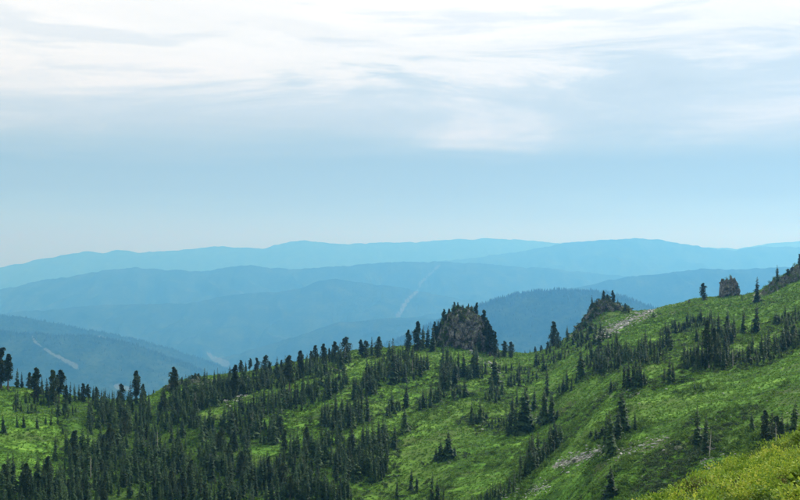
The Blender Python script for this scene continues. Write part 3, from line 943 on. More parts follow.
row('on the skyline between the broad round-headed pine and the gap', [
    (277, 374, 9, 'F'), (281.5, 373, 13, 'P'), (289, 393, 38, 'P', 'tallest dark pine on the skyline left of the middle'), (295, 370, 11, 'F'), (300, 374, 24, 'P', 'tall leafy pine just right of the tallest skyline pine'), (306, 366, 10, 'F'), (311, 366, 15, 'P'),
    (316, 363, 18, 'P'), (320, 363, 9, 'F'), (324, 364, 20, 'P'), (329, 361, 13, 'P'), (334, 360, 18, 'P'), (338, 360, 13, 'F'), (341, 359, 10, 'P'), (347, 360, 23, 'W', 'broad dark pine just left of the skyline gap')])
row('on the skyline right of the gap and left of the domed crag', [
    (362, 358, 18, 'P'), (366, 358, 17, 'W', 'broad pine at the right side of the skyline gap'), (372, 356, 18, 'F'), (378, 357, 21, 'W', 'thick dark pine with flat crown between the gap and the crag'), (384, 362, 10, 'F'), (389, 362, 20, 'F'), (393, 385, 46, 'F', 'tall narrow fir left of the crag, its top above the skyline'), (398, 360, 14, 'F'),
    (403, 359, 14, 'F'), (408, 353, 23, 'P', 'slim pine with rounded top left of the crag'), (417, 352, 31, 'P', 'tall slender pine immediately left of the domed crag'), (423, 350, 24, 'F'), (427, 348, 22, 'F'), (412, 358, 14, 'F')])
row('on the domed crag', [
    (435, 328, 16, 'P'), (438, 333, 12, 'F'), (444, 318, 10, 'P'), (449, 314, 7, 'P'), (453.5, 311, 8, 'W'), (458, 310, 7, 'P'), (463, 309, 5, 'F'), (468, 310, 6, 'P'), (471, 314, 8, 'F'), (475, 318, 13, 'P'),
    (441, 335, 11, 'P'), (447, 325, 9, 'W'), (451, 330, 10, 'F'), (444, 342, 13, 'P'), (455, 322, 8, 'F'), (460, 342, 13, 'F'), (436, 345, 15, 'P'), (450, 318, 8, 'F'), (466, 320, 7, 'F'), (478, 330, 10, 'F'),
    (440, 345, 14, 'F'), (446, 340, 12, 'F'), (452, 346, 12, 'F'), (457, 335, 9, 'P'), (443, 352, 12, 'F'), (433, 352, 20, 'F')])
row('down the right side of the domed crag', [
    (482, 345, 36, 'P', 'tallest slim pine against the right side of the domed crag'), (487, 352, 32, 'P'), (490, 357, 32, 'P', 'thick dark pine at the right foot of the domed crag'), (495, 358, 26, 'P'), (479, 352, 22, 'F'), (499, 359, 12, 'F')])
row('in the saddle right of the domed crag', [
    (504.5, 358, 17, 'W', 'dark leaning pine, left of a pair in the saddle'), (511, 358, 16, 'W', 'dark forked pine, right of a pair in the saddle'), (525, 354, 4, 'F'), (530, 352, 5, 'F'), (535, 353, 7, 'W'), (541, 352, 7, 'W')])
row('on the skyline left of the pointed knoll', [
    (548, 350, 9, 'W'), (553, 347, 26, 'P', 'tall ragged pine on the skyline left of the pointed knoll'), (558, 348, 16, 'W'), (563, 343, 6, 'F'), (567.5, 338, 10, 'F'), (573, 335, 6, 'F'), (582, 345, 22, 'F'), (586, 328, 10, 'F')])
row('on top of the pointed knoll', [
    (591.5, 313, 19, 'F', 'narrow fir on the left shoulder of the pointed knoll'), (603, 298, 9, 'W', 'bushy pine on the very top of the pointed knoll'), (607, 300, 7, 'W'), (613, 303, 14, 'P', 'slim pine right of the knoll top'), (617, 307, 10, 'F'), (625, 312, 9, 'P'), (629, 313, 8, 'F'), (596, 305, 8, 'F')])
row('on the right skyline', [
    (704, 301, 18, 'W', 'bushy dark pine alone left of the rock tower'), (689, 304, 4.5, 'W', 'small round shrub-like pine on the skyline left of the rock tower'), (742, 300, 6, 'F', 'tiny fir just right of the rock tower'),
    (757, 303, 26, 'F', 'slender light fir in the dip between rock tower and red rocks'), (776, 283, 19, 'F', 'dark narrow fir standing on the red rocks'), (782, 279, 7, 'F'), (791, 272, 8, 'F'), (769, 288, 6, 'F'), (786, 281, 9, 'F'), (796, 275, 10, 'F'), (787, 273, 8, 'W', 'small bushy pine on the red rocks near the right edge'),
    (798.5, 266, 13, 'P', 'dark pine at the top right corner of the skyline'), (650, 315, 6, 'F', 'low fir beside the pale scree skyline'), (653, 317, 7, 'F', 'second low fir beside the pale scree skyline')])
row('on top of the rock tower', [(723, 282, 4, 'P'), (726, 281, 4, 'P'), (731, 281, 4, 'F'), (720.5, 287, 4, 'F')])
row('on the grass below the red rocks', [(743, 334, 26, 'F', 'dark fir, left of the two on the bright grass below the rock dip'), (756.5, 334, 30, 'F', 'tall dark fir, right of the two on the bright grass below the rock dip'), (752, 334, 10, 'F')])
row('in the middle of the right-hand slope', [
    (709, 369, 48, 'Q', 'tall pine with pale bare trunk in the middle of the right slope'), (714, 362, 34, 'P', 'tall dark pine behind the pale-trunked one'), (697, 343, 16, 'F', 'lone squat fir above the dark thicket, right slope'),
    (669, 385, 28, 'F', 'dark fir, tallest of the trio on the right mid slope'), (673, 383, 22, 'F'), (664, 382, 14, 'F')])
row('scattered alone on the central grass slope', [
    (581, 380, 33, 'B', 'broad dark cone-shaped fir alone below the pointed knoll'), (611, 393, 15, 'F', 'small lone fir left of the grassy terrace'), (404.5, 434, 27, 'B', 'lone skirted spire fir on the bright central grass'),
    (394, 450, 23, 'F', 'lone narrow fir beside the dark lower clump'), (405.5, 409, 26, 'B', 'dark fir standing alone below the skyline left of the crag'), (620, 416, 12, 'F')])
row('in the small group on the open grass below the crag', [
    (449, 461, 30, 'B', 'tall spire fir of the small group on open grass'), (440, 461, 21, 'B', 'broad short fir of the small group on open grass'), (436, 460, 13, 'S'), (445, 461, 16, 'S'), (454, 459, 12, 'S')])
row('at the lower edge of the central grass', [
    (411, 491, 22, 'F', 'left dark fir of the close pair low on the central grass'), (417, 492, 17, 'F', 'right shorter fir of the close pair low on the central grass'), (397, 499, 21, 'F'), (431, 508, 33, 'F'), (438, 508, 28, 'F'), (443, 508, 22, 'F')])
row('in the tall group on the right of the central grass', [
    (510, 437, 26, 'F'), (515, 437, 34, 'F'), (525, 433, 50, 'B', 'tallest dark fir of the group on the central right grass'), (512, 425, 30, 'F'), (519, 434, 28, 'F'), (530, 432, 22, 'F'), (507, 433, 18, 'F'), (513, 416, 22, 'F'), (523, 414, 24, 'F'), (528, 412, 20, 'F'), (534, 411, 23, 'F'), (517, 405, 18, 'F')])
row('in the pair of spires left of the broad cone fir', [
    (545, 424, 36, 'B', 'left dark spire of the close pair on the central right slope'), (552.5, 422, 29, 'B', 'right dark spire of the close pair on the central right slope'), (547, 398, 30, 'F'), (541, 422, 14, 'S'), (557, 420, 10, 'S')])
row('in the thin line beside the broad cone fir', [(563, 393, 18, 'F'), (567, 392, 24, 'F'), (571, 391, 16, 'F'), (576, 384, 12, 'F'), (559, 393, 12, 'F')])
row('in the spiky group above the pale scree strip', [
    (611, 456, 46, 'B', 'tall thick dark spire standing above the scree strip'), (606, 445, 32, 'F'), (617, 441, 30, 'F'), (622.5, 433, 44, 'B', 'tall pointed fir at the right of the group above the scree'), (626, 431, 26, 'F'), (602, 440, 14, 'S'), (596, 440, 11, 'S'), (591, 439, 9, 'S'), (635, 431, 19, 'F'), (614, 452, 20, 'F'), (607, 452, 22, 'F'), (619, 430, 22, 'F')])
row('in the foreground right of centre', [(611, 499, 33, 'B', 'broad dark young fir standing alone at the bottom edge near the yellow shrubs')])
row('at the edge of the near yellow-green shrubs', [
    (697, 449, 44, 'F', 'tall dense dark fir, left of the near pair'), (706, 456, 42, 'T', 'thin see-through fir, right of the near pair')])
row('in the near dark cluster by the right edge', [
    (752, 433, 21, 'F', 'short fir left of the near dark cluster by the right edge'), (763, 440, 26, 'F'), (767, 444, 32, 'W'), (772, 443, 34, 'F'), (777, 446, 30, 'W'), (782, 445, 32, 'F'), (786, 441, 22, 'F'),
    (794, 441, 40, 'B', 'big dark fir closest to the right edge')])
row('scattered over the left meadow', [
    (4, 434, 20, 'B', 'broad small fir at the far left of the meadow'), (17, 429, 13, 'F'), (24, 428, 13, 'B'), (37, 429, 14, 'B'), (45.5, 425, 10, 'B'), (51, 426, 13, 'F'), (63, 435, 11, 'B', 'small squat fir on the bright right part of the meadow'),
    (55, 462, 30, 'F', 'narrow spire at the right border of the meadow'), (67, 455, 26, 'F'), (71, 456, 24, 'F'), (58, 425, 12, 'F')])
row('in the dark forest below the left meadow', [
    (125, 438, 27, 'W', 'broad pale green pine rising among darker firs, lower left'), (86, 505, 22, 'R', 'rounded pale green pine crown at the bottom of the left forest'), (108, 470, 26, 'W', 'rounded pine crown in the thick lower left forest'),
    (283, 488, 24, 'R', 'round pale pine crown in the lower forest near the middle'), (48, 492, 36, 'P', 'tall dark pine at the front of the lower left forest')])
clump('in the grove left below the domed crag', 430, 404, 14, 5, 16, 13, 23)
clump('in the tall grove under the domed crag', 449, 380, 11, 12, 20, 18, 28, 0.3)
clump('below the domed crag beside the tall grove', 458, 398, 7, 4, 7, 13, 20, 0.1, skirts=.3)
clump('in the row under the right foot of the crag', 475, 377, 12, 4, 11, 18, 28, 0.2)
clump('around the tall fir right of the crag', 494, 397, 10, 8, 15, 12, 24, 0.3, skirts=.3)
row('around the tall fir right of the crag', [(495, 386, 30, 'B', 'tall dark cone fir on the slope right below the crag')])
clump('in the clump on the middle grass', 479, 422, 9, 3.5, 12, 13, 26, 0.35, skirts=.4)
clump('in the low scrub beside the middle clump', 500, 425, 12, 4, 14, 6, 10, 0.3, 'S')
clump('in the group left of the lone skirted fir', 393, 413, 8, 4, 8, 12, 22)
clump('in the slope clump below the flat-crowned pine', 366, 392, 14, 12, 26, 13, 24, 0.3, skirts=.15)
clump('in the big dark clump of the lower middle', 362, 462, 28, 20, 58, 17, 28, 0.5, skirts=.1)
clump('at the lower right tip of the dark lower clump', 378, 477, 9, 7, 16, 18, 27, 0.3, skirts=.3)
clump('in the hollow below the dark lower clump', 335, 500, 22, 8, 26, 14, 24, 0.1)
clump('in the long belt across the slope left of centre', 345, 423, 24, 8, 44, 14, 25, 0.15, skirts=.1)
clump('in the diagonal row above the bottom scree', 540, 464, 22, 4.5, 32, 20, 32, 0.95, skirts=.1)
clump('among the low firs at the bottom edge', 490, 503, 26, 5, 22, 11, 19, 0.5)
clump('in the mid-green belt below the pale scree', 608, 362, 24, 12, 58, 13, 21, 0.15, sp=2.2, skirts=.3)
clump('in the upper part of the belt below the scree', 650, 357, 22, 10, 46, 13, 21, 0.35, sp=2.2, skirts=.3)
clump('at the dark tip under the mid-green belt', 635, 387, 11, 4, 12, 16, 25, 0.1, skirts=.2)
clump('in the scrub near the ridge left of the tower', 688, 328, 25, 5, 40, 6, 13, 0.25, 'S', 2.2)
clump('below the rock tower', 723, 340, 12, 13, 22, 13, 24, 0.1, skirts=.3)
clump('in the dark thicket of the right slope', 715, 365, 28, 7, 50, 13, 24, 0.1, sp=2.2, skirts=.3)
clump('in the belt running to the right edge', 775, 352, 32, 9, 56, 13, 23, 0.42, sp=2.2, skirts=.3)
clump('in the gap left of the pale-trunked pine', 690, 362, 10, 7, 14, 10, 20, 0.1)
clump('on the slope above the belt by the right edge', 790, 322, 16, 6, 16, 8, 14, 0.2, 'S')
clump('on the flank left of the pointed knoll', 560, 353, 26, 9, 44, 7, 16, 0.45, sp=2.4, skirts=.6)
clump('on the flank below the pointed knoll', 592, 340, 20, 10, 28, 8, 15, 0.2, 'S')
clump('in the scrub between saddle and knoll', 527, 377, 20, 9, 26, 8, 18, 0.35, skirts=.4)
clump('on the upper slope right of the saddle', 500, 372, 12, 4, 8, 7, 12, 0.2, 'S')
clump('along the skyline forest edge left of centre', 265, 384, 45, 8, 110, 10, 18, 0.22, sp=2.3, skirts=.25)
clump('under the skyline pines before the gap', 325, 370, 26, 7, 64, 9, 17, 0.25, sp=2.3, skirts=.25)
clump('on the slope between gap and crag', 402, 372, 26, 12, 66, 10, 20, 0.15, sp=2.4, skirts=.25)
clump('on the upper left flank below the brown outcrop', 200, 402, 32, 10, 90, 12, 22, 0.2, sp=2.4)
clump('in the open wood left of centre', 270, 408, 42, 9, 70, 12, 20, 0.3)
clump('on the steep slope below the skyline gap', 318, 396, 30, 10, 40, 12, 22, 0.4)
clump('in the sparse patch at the foot of the slope', 690, 392, 20, 5, 3, 7, 10, 0.3, 'S')

FPH = {'dense fir forest': 'in the dense lower left forest', 'thicket': 'in the thicket at the top of the left meadow', 'front stand': 'in the front stand at the lower left corner'}
for poly, n, h0, h1, nm in FOREST:
    rr = np.random.default_rng(len(poly) * 77 + n)
    us, vs = zip(*poly); grid = {}; got = 0
    for _ in range(n * 40):
        if got >= n: break
        u = rr.uniform(min(us), max(us)); v = rr.uniform(min(vs), max(vs))
        if not inpoly([u], [v], poly)[0]: continue
        if vnoise(u / 13, v / 8, 5) < 0.34 and rr.random() < 0.9: continue
        key = (int(u / 2.6), int(v / 2.6))
        if key in grid: continue
        grid[key] = 1; got += 1
        f = (v - 400) / 110
        ALL.append(dict(u=u, v=v, h=(h0 * 0.8 + (h1 * 1.15 - h0 * 0.8) * rr.random() ** 1.5) * (0.72 + 0.34 * min(1, max(0, f))), k='F' if rr.random() < 0.93 else 'P', row=FPH[nm], lab=None, hand=False))

# world positions
for t in ALL:
    x, y, z = place(t['u'], t['v'])
    t['p'] = (x, y, z); t['H'] = t['h'] * y / F * (1.3 if 'on the domed' in t['row'] else 1.0)

# which ones stand as objects of their own: all hand-placed ones, then the tallest in view
KMAP = {'F': 'fir', 'B': 'fir', 'S': 'fir', 'T': 'fir', 'P': 'pine', 'W': 'pine', 'Q': 'pine', 'R': 'pine'}
hand_f = [t for t in ALL if t['hand'] and KMAP[t['k']] == 'fir']
rest_f = sorted([t for t in ALL if not t['hand'] and KMAP[t['k']] == 'fir' and t['v'] - t['h'] < 492], key=lambda t: -t['h'] + (10 if 'dense' in t['row'] else 0))
n_f = 298 - len(hand_f)
INDIV = hand_f + rest_f[:n_f] + [t for t in ALL if KMAP[t['k']] == 'pine']
ids = set(id(t) for t in INDIV)
STUFF = [t for t in ALL if id(t) not in ids]
print('TREES', len(ALL), 'hand firs', len(hand_f), 'pines', sum(KMAP[t['k']] == 'pine' for t in ALL), 'indiv', len(INDIV), 'stuff', len(STUFF))

ORD = ['first', 'second', 'third', 'fourth', 'fifth', 'sixth', 'seventh', 'eighth', 'ninth', 'tenth', 'eleventh', 'twelfth', 'thirteenth', 'fourteenth',
       'fifteenth', 'sixteenth', 'seventeenth', 'eighteenth', 'nineteenth', 'twentieth', 'twenty-first', 'twenty-second', 'twenty-third', 'twenty-fourth',
       'twenty-fifth', 'twenty-sixth', 'twenty-seventh', 'twenty-eighth', 'twenty-ninth', 'thirtieth']
rows = {}
for t in INDIV: rows.setdefault((t['row'], KMAP[t['k']]), []).append(t)
for (ph, kd), ts in rows.items():
    ts.sort(key=lambda t: t['u'])
    hs = sorted(t['h'] for t in ts)
    # bands from top to bottom keep the ordinals short in the large groups
    if len(ts) > 16:
        vsort = sorted(t['v'] for t in ts); nb = min(6, math.ceil(len(ts) / 12))
        cuts = [vsort[int(len(vsort) * (i + 1) / nb) - 1] for i in range(nb)]
        names = {2: ['upper', 'lower'], 3: ['upper', 'middle', 'lower']}.get(nb) or (['topmost', 'upper', 'middle', 'lower', 'lowest', 'bottom'][:nb])
        bands = [[] for _ in cuts]
        for t in ts: bands[next(i for i, c in enumerate(cuts) if t['v'] <= c + 1e-9)].append(t)
        sets = [(names[i] + ' ', b_) for i, b_ in enumerate(bands)]
    else: sets = [('', ts)]
    for pre, bt in sets:
        for i, t in enumerate(bt):
            q = t['h'] / max(hs)
            look = {'S': 'low spreading', 'B': 'broad dark', 'T': 'thin sparse', 'W': 'bushy', 'Q': 'bare-trunked', 'R': 'rounded pale'}.get(t['k'])
            if not look: look = ('tall narrow' if q > 0.85 else 'slender' if q > 0.65 else 'short narrow') if kd == 'fir' else ('tall ragged' if q > 0.8 else 'ragged' if q > 0.5 else 'small')
            if not t['lab']:
                o_ = ORD[i] + ' from left' if len(bt) > 1 else 'the only one'
                t['lab'] = f"{look} {kd}, {o_} of the {pre}{kd}s {ph}" if len(bt) > 1 else f"{look} {kd}, the only {kd} {ph}"
seen = {}
for t in INDIV:
    w = t['lab'].split()
    if len(w) > 16: t['lab'] = t['lab'].replace(' from left of the ', ' among ').replace(' the ', ' ')
    seen[t['lab']] = seen.get(t['lab'], 0) + 1
print('dup labels', [k for k, v in seen.items() if v > 1][:5], 'too long', [t['lab'] for t in INDIV if len(t['lab'].split()) > 16][:5])

rr = np.random.default_rng(5)
for t in INDIV:
    kd = KMAP[t['k']]
    i = {'F': [0, 1, 2, 3, 5, 6], 'B': [4, 7], 'S': [8, 7], 'T': [3], 'P': [0, 1, 3, 5, 7], 'W': [2, 4, 6], 'Q': [7, 3], 'R': [6]}[t['k']]
    i = i[rr.integers(len(i))]
    cm, tm = (FIR if kd == 'fir' else PINE)[i]
    if t['k'] == 'Q': tm = PALETRUNK
    root = link(kd + '_tree', None, label=t['lab'], category=kd + ' tree', group=('firs ' if kd == 'fir' else 'pines ') + t['row'])
    H = t['H']; w = rr.uniform(0.82, 1.25) * (1.25 if t['k'] in 'SR' else 1.0)
    if t['k'] == 'R': w = 1.35
    root.location = (t['p'][0], t['p'][1], t['p'][2] - 0.15)
    root.rotation_euler = (rr.normal(0, 0.03), rr.normal(0, 0.035), rr.uniform(0, 6.28))
    root.scale = (H * w, H * w, H)
    link('trunk', tm, root); link('crown', cm, root)

# bare dead trunks among the firs
for i, (u, v, hp, lb) in enumerate([(345, 362, 17, 'bare dead trunk beside the broad pine at the skyline gap'), (196, 412, 20, 'leafless grey snag in the wood under the brown outcrop'),
                                    (158, 452, 22, 'pale dead snag in the dense lower left forest'), (252, 432, 20, 'thin bare snag in the open wood left of centre'),
                                    (303, 478, 22, 'grey dead trunk near the bottom of the middle wood'), (92, 478, 24, 'tall grey snag at the front of the left forest'),
                                    (521, 430, 22, 'thin bare trunk inside the tall group right of centre'), (413, 374, 16, 'dead trunk below the slim pines left of the crag'),
                                    (732, 366, 18, 'bleached snag in the dark thicket of the right slope'), (708, 458, 30, 'bare thin snag beside the near see-through fir'),
                                    (774, 447, 26, 'grey dead trunk in the near cluster by the right edge'), (640, 372, 14, 'short snag at the lower edge of the mid-green belt')]):
    x, y, z = place(u, v); H = hp * y / F
    root = link('dead_tree', None, label=lb, category='dead tree', group='dead trees on the slope')
    root.location = (x, y - 1, z - 0.1); root.scale = (H, H, H); root.rotation_euler = (rr.normal(0, .05), rr.normal(0, .06), rr.uniform(0, 6.28))
    link('trunk', mesh_np('trunk', *trunk_mesh(1.0, 0.018, 5, 0, 600 + i), True, [M_PALEBARK]), root)
    BV = []; BF = []
    for q in range(16):
        zz = rr.uniform(0.3, 0.95); a = rr.uniform(0, 6.28); L = 0.16 * (1.1 - zz)
        v2, f2 = limb(np.array([0, 0, zz]), np.array([math.cos(a) * L, math.sin(a) * L, zz + rr.uniform(-0.04, 0.03)]), 0.006, 0.002)
        BF += [tuple(w_ + len(BV) for w_ in t_) for t_ in f2]; BV += v2
    link('bare_branches', mesh_np('bare_branches', np.array(BV), np.array(BF), False, [M_PALEBARK]), root, kind='stuff')

# the remaining conifers of the dense stands, as one mass
parts = []; tints = []
for t in STUFF:
    V, Fc = FIR_LOD[rr.integers(7)]
    a = rr.uniform(0, 6.28); c, s = math.cos(a), math.sin(a); H = t['H']; w = H * rr.uniform(0.8, 1.4) * (1.6 if t['k'] == 'S' else 1)
    R_ = np.array([[c, -s, 0], [s, c, 0], [0, 0, 1]])
    tints.append(np.full(len(V), rr.random(), np.float32))
    parts.append(((V @ R_.T) * [w, w, H] + np.array(t['p']) + [0, 0, -0.15], Fc))
V, Fc = join(parts)
link('conifer_forest', mesh_np('conifer_forest', V, Fc, False, [M_FIR], attrs={'tint': ('FLOAT', 'POINT', np.concatenate(tints))}), kind='stuff', label='dense dark mass of smaller firs filling the slope woods')

# ================================================================== ground cover
def slope_points(n, seed, umin=-60, umax=860, y0=150, y1=640, power=1.0):
    """world points spread over the visible hillside, denser nearer"""
    r = np.random.default_rng(seed)
    y = y0 * (y1 / y0) ** (r.random(n) ** power)
    u = r.uniform(umin, umax, n); x = (u - 400) / F * y
    z = ground(x, y)
    v = EYE - F * z / y
    return x, y, z, u, v


def in_forest(u, v):
    q = np.zeros(u.shape, bool)
    for poly, *_ in FOREST: q |= inpoly(u, v, poly)
    return q


def on_scree(u, v):
    q = np.zeros(u.shape, bool)
    for u0, v0, u1, v1, w, n, s_ in SCREE:
        dx, dy = u1 - u0, v1 - v0; t = np.clip(((u - u0) * dx + (v - v0) * dy) / (dx * dx + dy * dy), 0, 1)
        if n >= 400: q |= np.hypot(u - u0 - t * dx, (v - v0 - t * dy) * 1.2) + 4.5 * fbm(u / 5, v / 3, 55, 3) < w * 0.62
    return q


# low shrubs of the slope
x, y, z, u, v = slope_points(90000, 61)
al, ac = band_coords(x, y)
dens = 0.9 * fbm(al / 75, ac / 8, 71, 4, 0.55) + 0.5 * fbm(al / 30, ac / 30, 72, 2) + 0.25 * fbm(x / 5, y / 5, 73, 3)
near_tree = np.zeros(len(x), bool)
tp = np.array([(t['p'][0], t['p'][1]) for t in ALL if t['v'] < 520 and not in_forest(np.array([t['u']]), np.array([t['v']]))[0]])
cell = {}
for a, b_ in tp:
    for i in (-1, 0, 1):
        for j in (-1, 0, 1): cell[(int(a // 3) + i, int(b_ // 3) + j)] = 1
near_tree = np.array([(int(a // 3), int(b_ // 3)) in cell for a, b_ in zip(x, y)])
keep = (dens > np.where((u > 600) & (y < 330), 0.42, 0.16)) | (near_tree & (RNG.random(len(x)) < 0.6))
keep &= ~(on_scree(u, v) & (RNG.random(len(x)) < 0.85))
keep &= ~((v < 470) & (u < 60) & (v > 405) & (RNG.random(len(x)) < 0.8))
x, y, z, u, v, nt, dn = (q[keep] for q in (x, y, z, u, v, near_tree, dens))
n = len(x)
S = RNG.uniform(0.7, 1.7, n) * np.where(nt, 1.25, 1.0)
S3 = np.stack([S, S, S * RNG.uniform(0.55, 1.0, n)], -1)
idx = np.where((y > 300) & nt & (RNG.random(n) < 0.8) | (dn > 0.55), RNG.integers(0, 2, n) * 2 + 1, RNG.integers(0, 2, n) * 2)
scatter('low_shrubs', 'low green shrubs and juniper mats spread over the slope', [bush(401, 60, 0.16, 0.6), bush(402, 60, 0.15, 0.5), bush(403, 60, 0.15, 0.65), bush(404, 60, 0.15, 0.5)],
        [M_SHRUB, M_JUNIPER], np.stack([x, y, z - 0.08], -1), np.stack([RNG.normal(0, .12, n), RNG.normal(0, .12, n), RNG.uniform(0, 6.28, n)], -1), S3, idx)
print('shrubs', n)

# meadow grass and herbs
x, y, z, u, v = slope_points(150000, 62)
ks = ~(on_scree(u, v) & (RNG.random(len(x)) < 0.75)); x, y, z = x[ks], y[ks], z[ks]
n = len(x); S = RNG.uniform(0.35, 0.85, n) * np.clip(y / 350, 0.7, 1.5)
scatter('meadow_grass', 'tall green grass and herbs of the alpine meadow', [tuft(i, 12, 0.75, 0.7) for i in range(4)], [M_GRASS],
        np.stack([x, y, z], -1), np.stack([0 * x, 0 * x, RNG.uniform(0, 6.28, n)], -1), np.stack([S * 1.3, S * 1.3, S], -1), RNG.integers(0, 4, n))

# undergrowth on the crags
P = []; k_ = []
for c, n_, xa, xb in ((CR_MAIN, 620, 428, 466), (CR_MAIN, 120, 466, 503), (CR_MID, 380, 576, 633), (CR_TOW, 30, 720, 738), (CR_RIGHT, 200, 764, 835), (CR_LEFT, 260, 158, 222)):
    xs = RNG.uniform((xa - 400) / F * c.y, (xb - 400) / F * c.y, n_); ys = np.where(RNG.random(n_) < 0.75, c.face_y(RNG.uniform(0.05, 1.0, n_)) - 0.3, c.y + c.d * RNG.uniform(-0.3, 0.5, n_))
    zs = c.top(xs, ys)
    P.append(np.stack([xs, ys, zs - 0.1], -1)); k_.append(np.full(n_, 2) if c is CR_RIGHT else RNG.integers(0, 4, n_))
P = np.concatenate(P); k_ = np.concatenate(k_); n = len(P); S = RNG.uniform(0.9, 2.6, n)
scatter('crag_scrub', 'dark scrub and moss growing over the crags', [bush(411, 70, 0.14, 0.8), bush(412, 70, 0.14, 0.8), bush(413, 70, 0.14, 0.9), bush(414, 70, 0.14, 0.7)],
        [M_JUNIPER, M_JUNIPER, M_SHRUB, M_JUNIPER], P, np.stack([RNG.normal(0, .2, n), RNG.normal(0, .2, n), RNG.uniform(0, 6.28, n)], -1), np.stack([S, S, S], -1), k_)

M_PALE = m_plain('pale_stone', (0.20, 0.21, 0.20), (0.46, 0.47, 0.45), 0.8, 0.9)
# scree: pale stones in strips
P = []; S = []
for u0, v0, u1, v1, w, n_, s_ in SCREE:
    r = np.random.default_rng(int(u0))
    t = r.random(n_); off_ = r.normal(0, w * 0.75, n_)
    uu = u0 + (u1 - u0) * t + off_ * 0.4; vv = v0 + (v1 - v0) * t + off_
    p, ok = cast(uu, vv)
    P.append(p[ok]); S.append(s_ * np.exp(r.normal(0, 0.45, ok.sum())) * 0.5)
r = np.random.default_rng(99); uu = r.uniform(220, 800, 170); vv = r.uniform(350, 480, 170)
p, ok = cast(uu, vv); P.append(p[ok]); S.append(0.28 * np.exp(r.normal(0, 0.4, ok.sum())))
P = np.concatenate(P); S = np.concatenate(S); n = len(P)
scatter('scree', 'pale grey stones and scree strips lying in the grass', [stone(i, 1, 8) for i in range(5)], [M_PALE], P,
        np.stack([RNG.normal(0, .3, n), RNG.normal(0, .3, n), RNG.uniform(0, 6.28, n)], -1), np.stack([S * 1.2, S, S * 0.9], -1), RNG.integers(0, 5, n))
print('stones', n)

# single boulders one can point at
BOUL = [(680, 451, 1.15, 'flat grey boulder left of the near thin fir, beside the shrubs'), (718, 451, 1.3, 'pale angular boulder right of the near thin fir'), (726, 454, 0.8, 'small dark boulder right of the pale angular one'),
        (700, 459, 1.0, 'dark boulder at the foot of the near tree pair'), (668, 455, 0.8, 'small grey boulder at the left end of the near rocks'), (632, 446, 0.9, 'white boulder in the scree below the spiky group'),
        (480, 428, 1.0, 'pale yellowish boulder below the middle clump'), (335, 372, 1.7, 'grey slab under the pines at the skyline gap'), (326, 375, 1.4, 'grey boulder left of the slab at the skyline gap'),
        (382, 366, 1.3, 'pale boulder under the flat-crowned skyline pine'), (575, 463, 0.8, 'grey boulder at the left end of the scree strip'), (449, 413, 0.9, 'white boulder on the grass below the tall grove')]
for i, (u, v, s, lb) in enumerate(BOUL):
    p, _ = cast(u, v); p = p[0]
    o = link('boulder', mesh_np('boulder', *stone(500 + i, 2, 12, (1.25, 0.9, 0.65)), False, [M_SCREE if 'pale' in lb or 'white' in lb else M_ROCK]), None, label=lb, category='boulder', group='boulders on the slope')
    o.location = (p[0], p[1], p[2] + 0.1 * s); o.scale = (s, s, s); o.rotation_euler = (0.1, 0.15, i * 1.3)
p, _ = cast(214, 461); p = p[0]
v_, f_ = trunk_mesh(1.0, 0.05, 7, 0, 9)
o = link('fallen_log', mesh_np('fallen_log', v_, f_, True, [M_PALEBARK]), None, label='pale bleached fallen trunk lying between the lower left firs', category='log')
o.location = (p[0] - 2.4, p[1] - 0.5, p[2] + 1.6); o.rotation_euler = (0, math.radians(93), math.radians(-12)); o.scale = (4.5, 4.5, 5.2)

# ================================================================== near yellow-green shrubs
r = np.random.default_rng(8)
n = 12000
y = np.sqrt(r.uniform(15 ** 2, 74 ** 2, n)); u = r.uniform(480, 1400, n); x = (u - 400) / F * y
K, H = knots(u); keepn = y < K[:, 2] + 6
x, y, u = x[keepn], y[keepn], u[keepn]; n = len(x); z = ground(x, y)
S = r.uniform(0.4, 1.25, n) * (0.85 + 0.3 * vnoise(x / 2.5, y / 2.5, 3))
mixn = vnoise(x / 3.2, y / 3.2, 77) + r.normal(0, 0.12, n)
idx = np.where(mixn > 0.60, 1, np.where(mixn < 0.22, 3, np.where(r.random(n) < 0.5, 0, 2)))
YB = [bush(421, 420, 0.055, 0.75, 8), bush(422, 400, 0.05, 0.6, 7), bush(423, 420, 0.055, 0.8, 9), bush(424, 380, 0.05, 0.5, 7)]
M_DEEP = leafmat('deep_green_leaves', [(0.1, (0.035, 0.085, 0.014)), (0.5, (0.075, 0.15, 0.02)), (0.9, (0.15, 0.22, 0.03))], 0.6, 0.3)
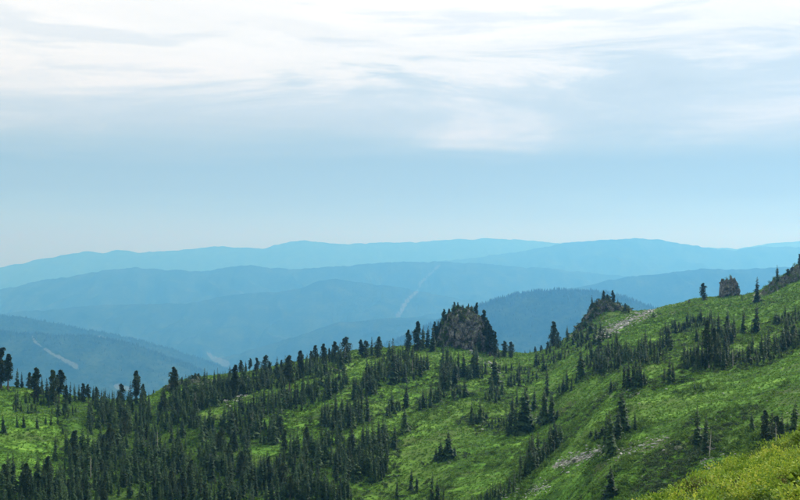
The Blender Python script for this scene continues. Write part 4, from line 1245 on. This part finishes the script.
M_RED = leafmat('rusty_twigs', [(0.1, (0.05, 0.08, 0.02)), (0.5, (0.12, 0.16, 0.035)), (0.9, (0.22, 0.19, 0.06))], 0.8, 0.2)
scatter('near_shrubs', 'yellow-green dwarf shrubs covering the near slope', YB, [M_YSHRUB, M_DEEP, M_YSHRUB, M_RED],
        np.stack([x, y, z - 0.05], -1), np.stack([r.normal(0, .15, n), r.normal(0, .15, n), r.uniform(0, 6.28, n)], -1), np.stack([S, S, S * r.uniform(0.7, 1.25, n)], -1), idx)
print('near shrubs', n)

# young pines by the right corner
def young_pine(u, v, y, h, lab, seed):
    x = (u - 400) / F * y; z = gz(x, y)
    rr = np.random.default_rng(seed); V = []; Fc = []; LV = []; LF = []
    for b_ in range(26):
        zz = 0.12 + 0.8 * (b_ / 26); a = rr.uniform(0, 6.28); L = 0.5 * (1 - zz) ** 0.7 + 0.08
        A = np.array([0, 0, zz * 0.9]); D = np.array([math.cos(a), math.sin(a), 0.45 + 0.5 * zz]); D /= np.linalg.norm(D)
        B = A + D * L
        v2, f2 = limb(A, B, 0.012, 0.005); LF += [tuple(q + len(LV) for q in t) for t in f2]; LV += v2
        for k in range(230):
            t = rr.uniform(0.2, 1.08); P = A + D * L * t
            d = D * rr.uniform(0.4, 1.2) + rr.normal(0, 0.6, 3) + [0, 0, 0.2]
            v2, f2 = spray(P, d, rr.uniform(0.06, 0.1), 0.0065, rr)
            Fc += [tuple(q + len(V) for q in t_) for t_ in f2]; V += v2
    root = link('young_pine', None, label=lab, category='young pine', group='young pines among the near shrubs')
    root.location = (x, y, z); root.scale = (h * 1.15, h * 1.15, h)
    tv, tf = join([trunk_mesh(0.9, 0.025, 6, 0, seed), (np.array(LV), np.array(LF))])
    link('trunk', mesh_np('trunk', tv, tf, False, [M_BARK]), root)
    link('crown', mesh_np('crown', np.array(V), np.array(Fc), False, [M_YSHRUB]), root)


young_pine(805, 500, 22, 1.0, 'bright green long-needled young pine in the bottom right corner', 1)
young_pine(808, 455, 40, 1.3, 'yellow-green young pine cut by the right edge above the shrubs', 2)
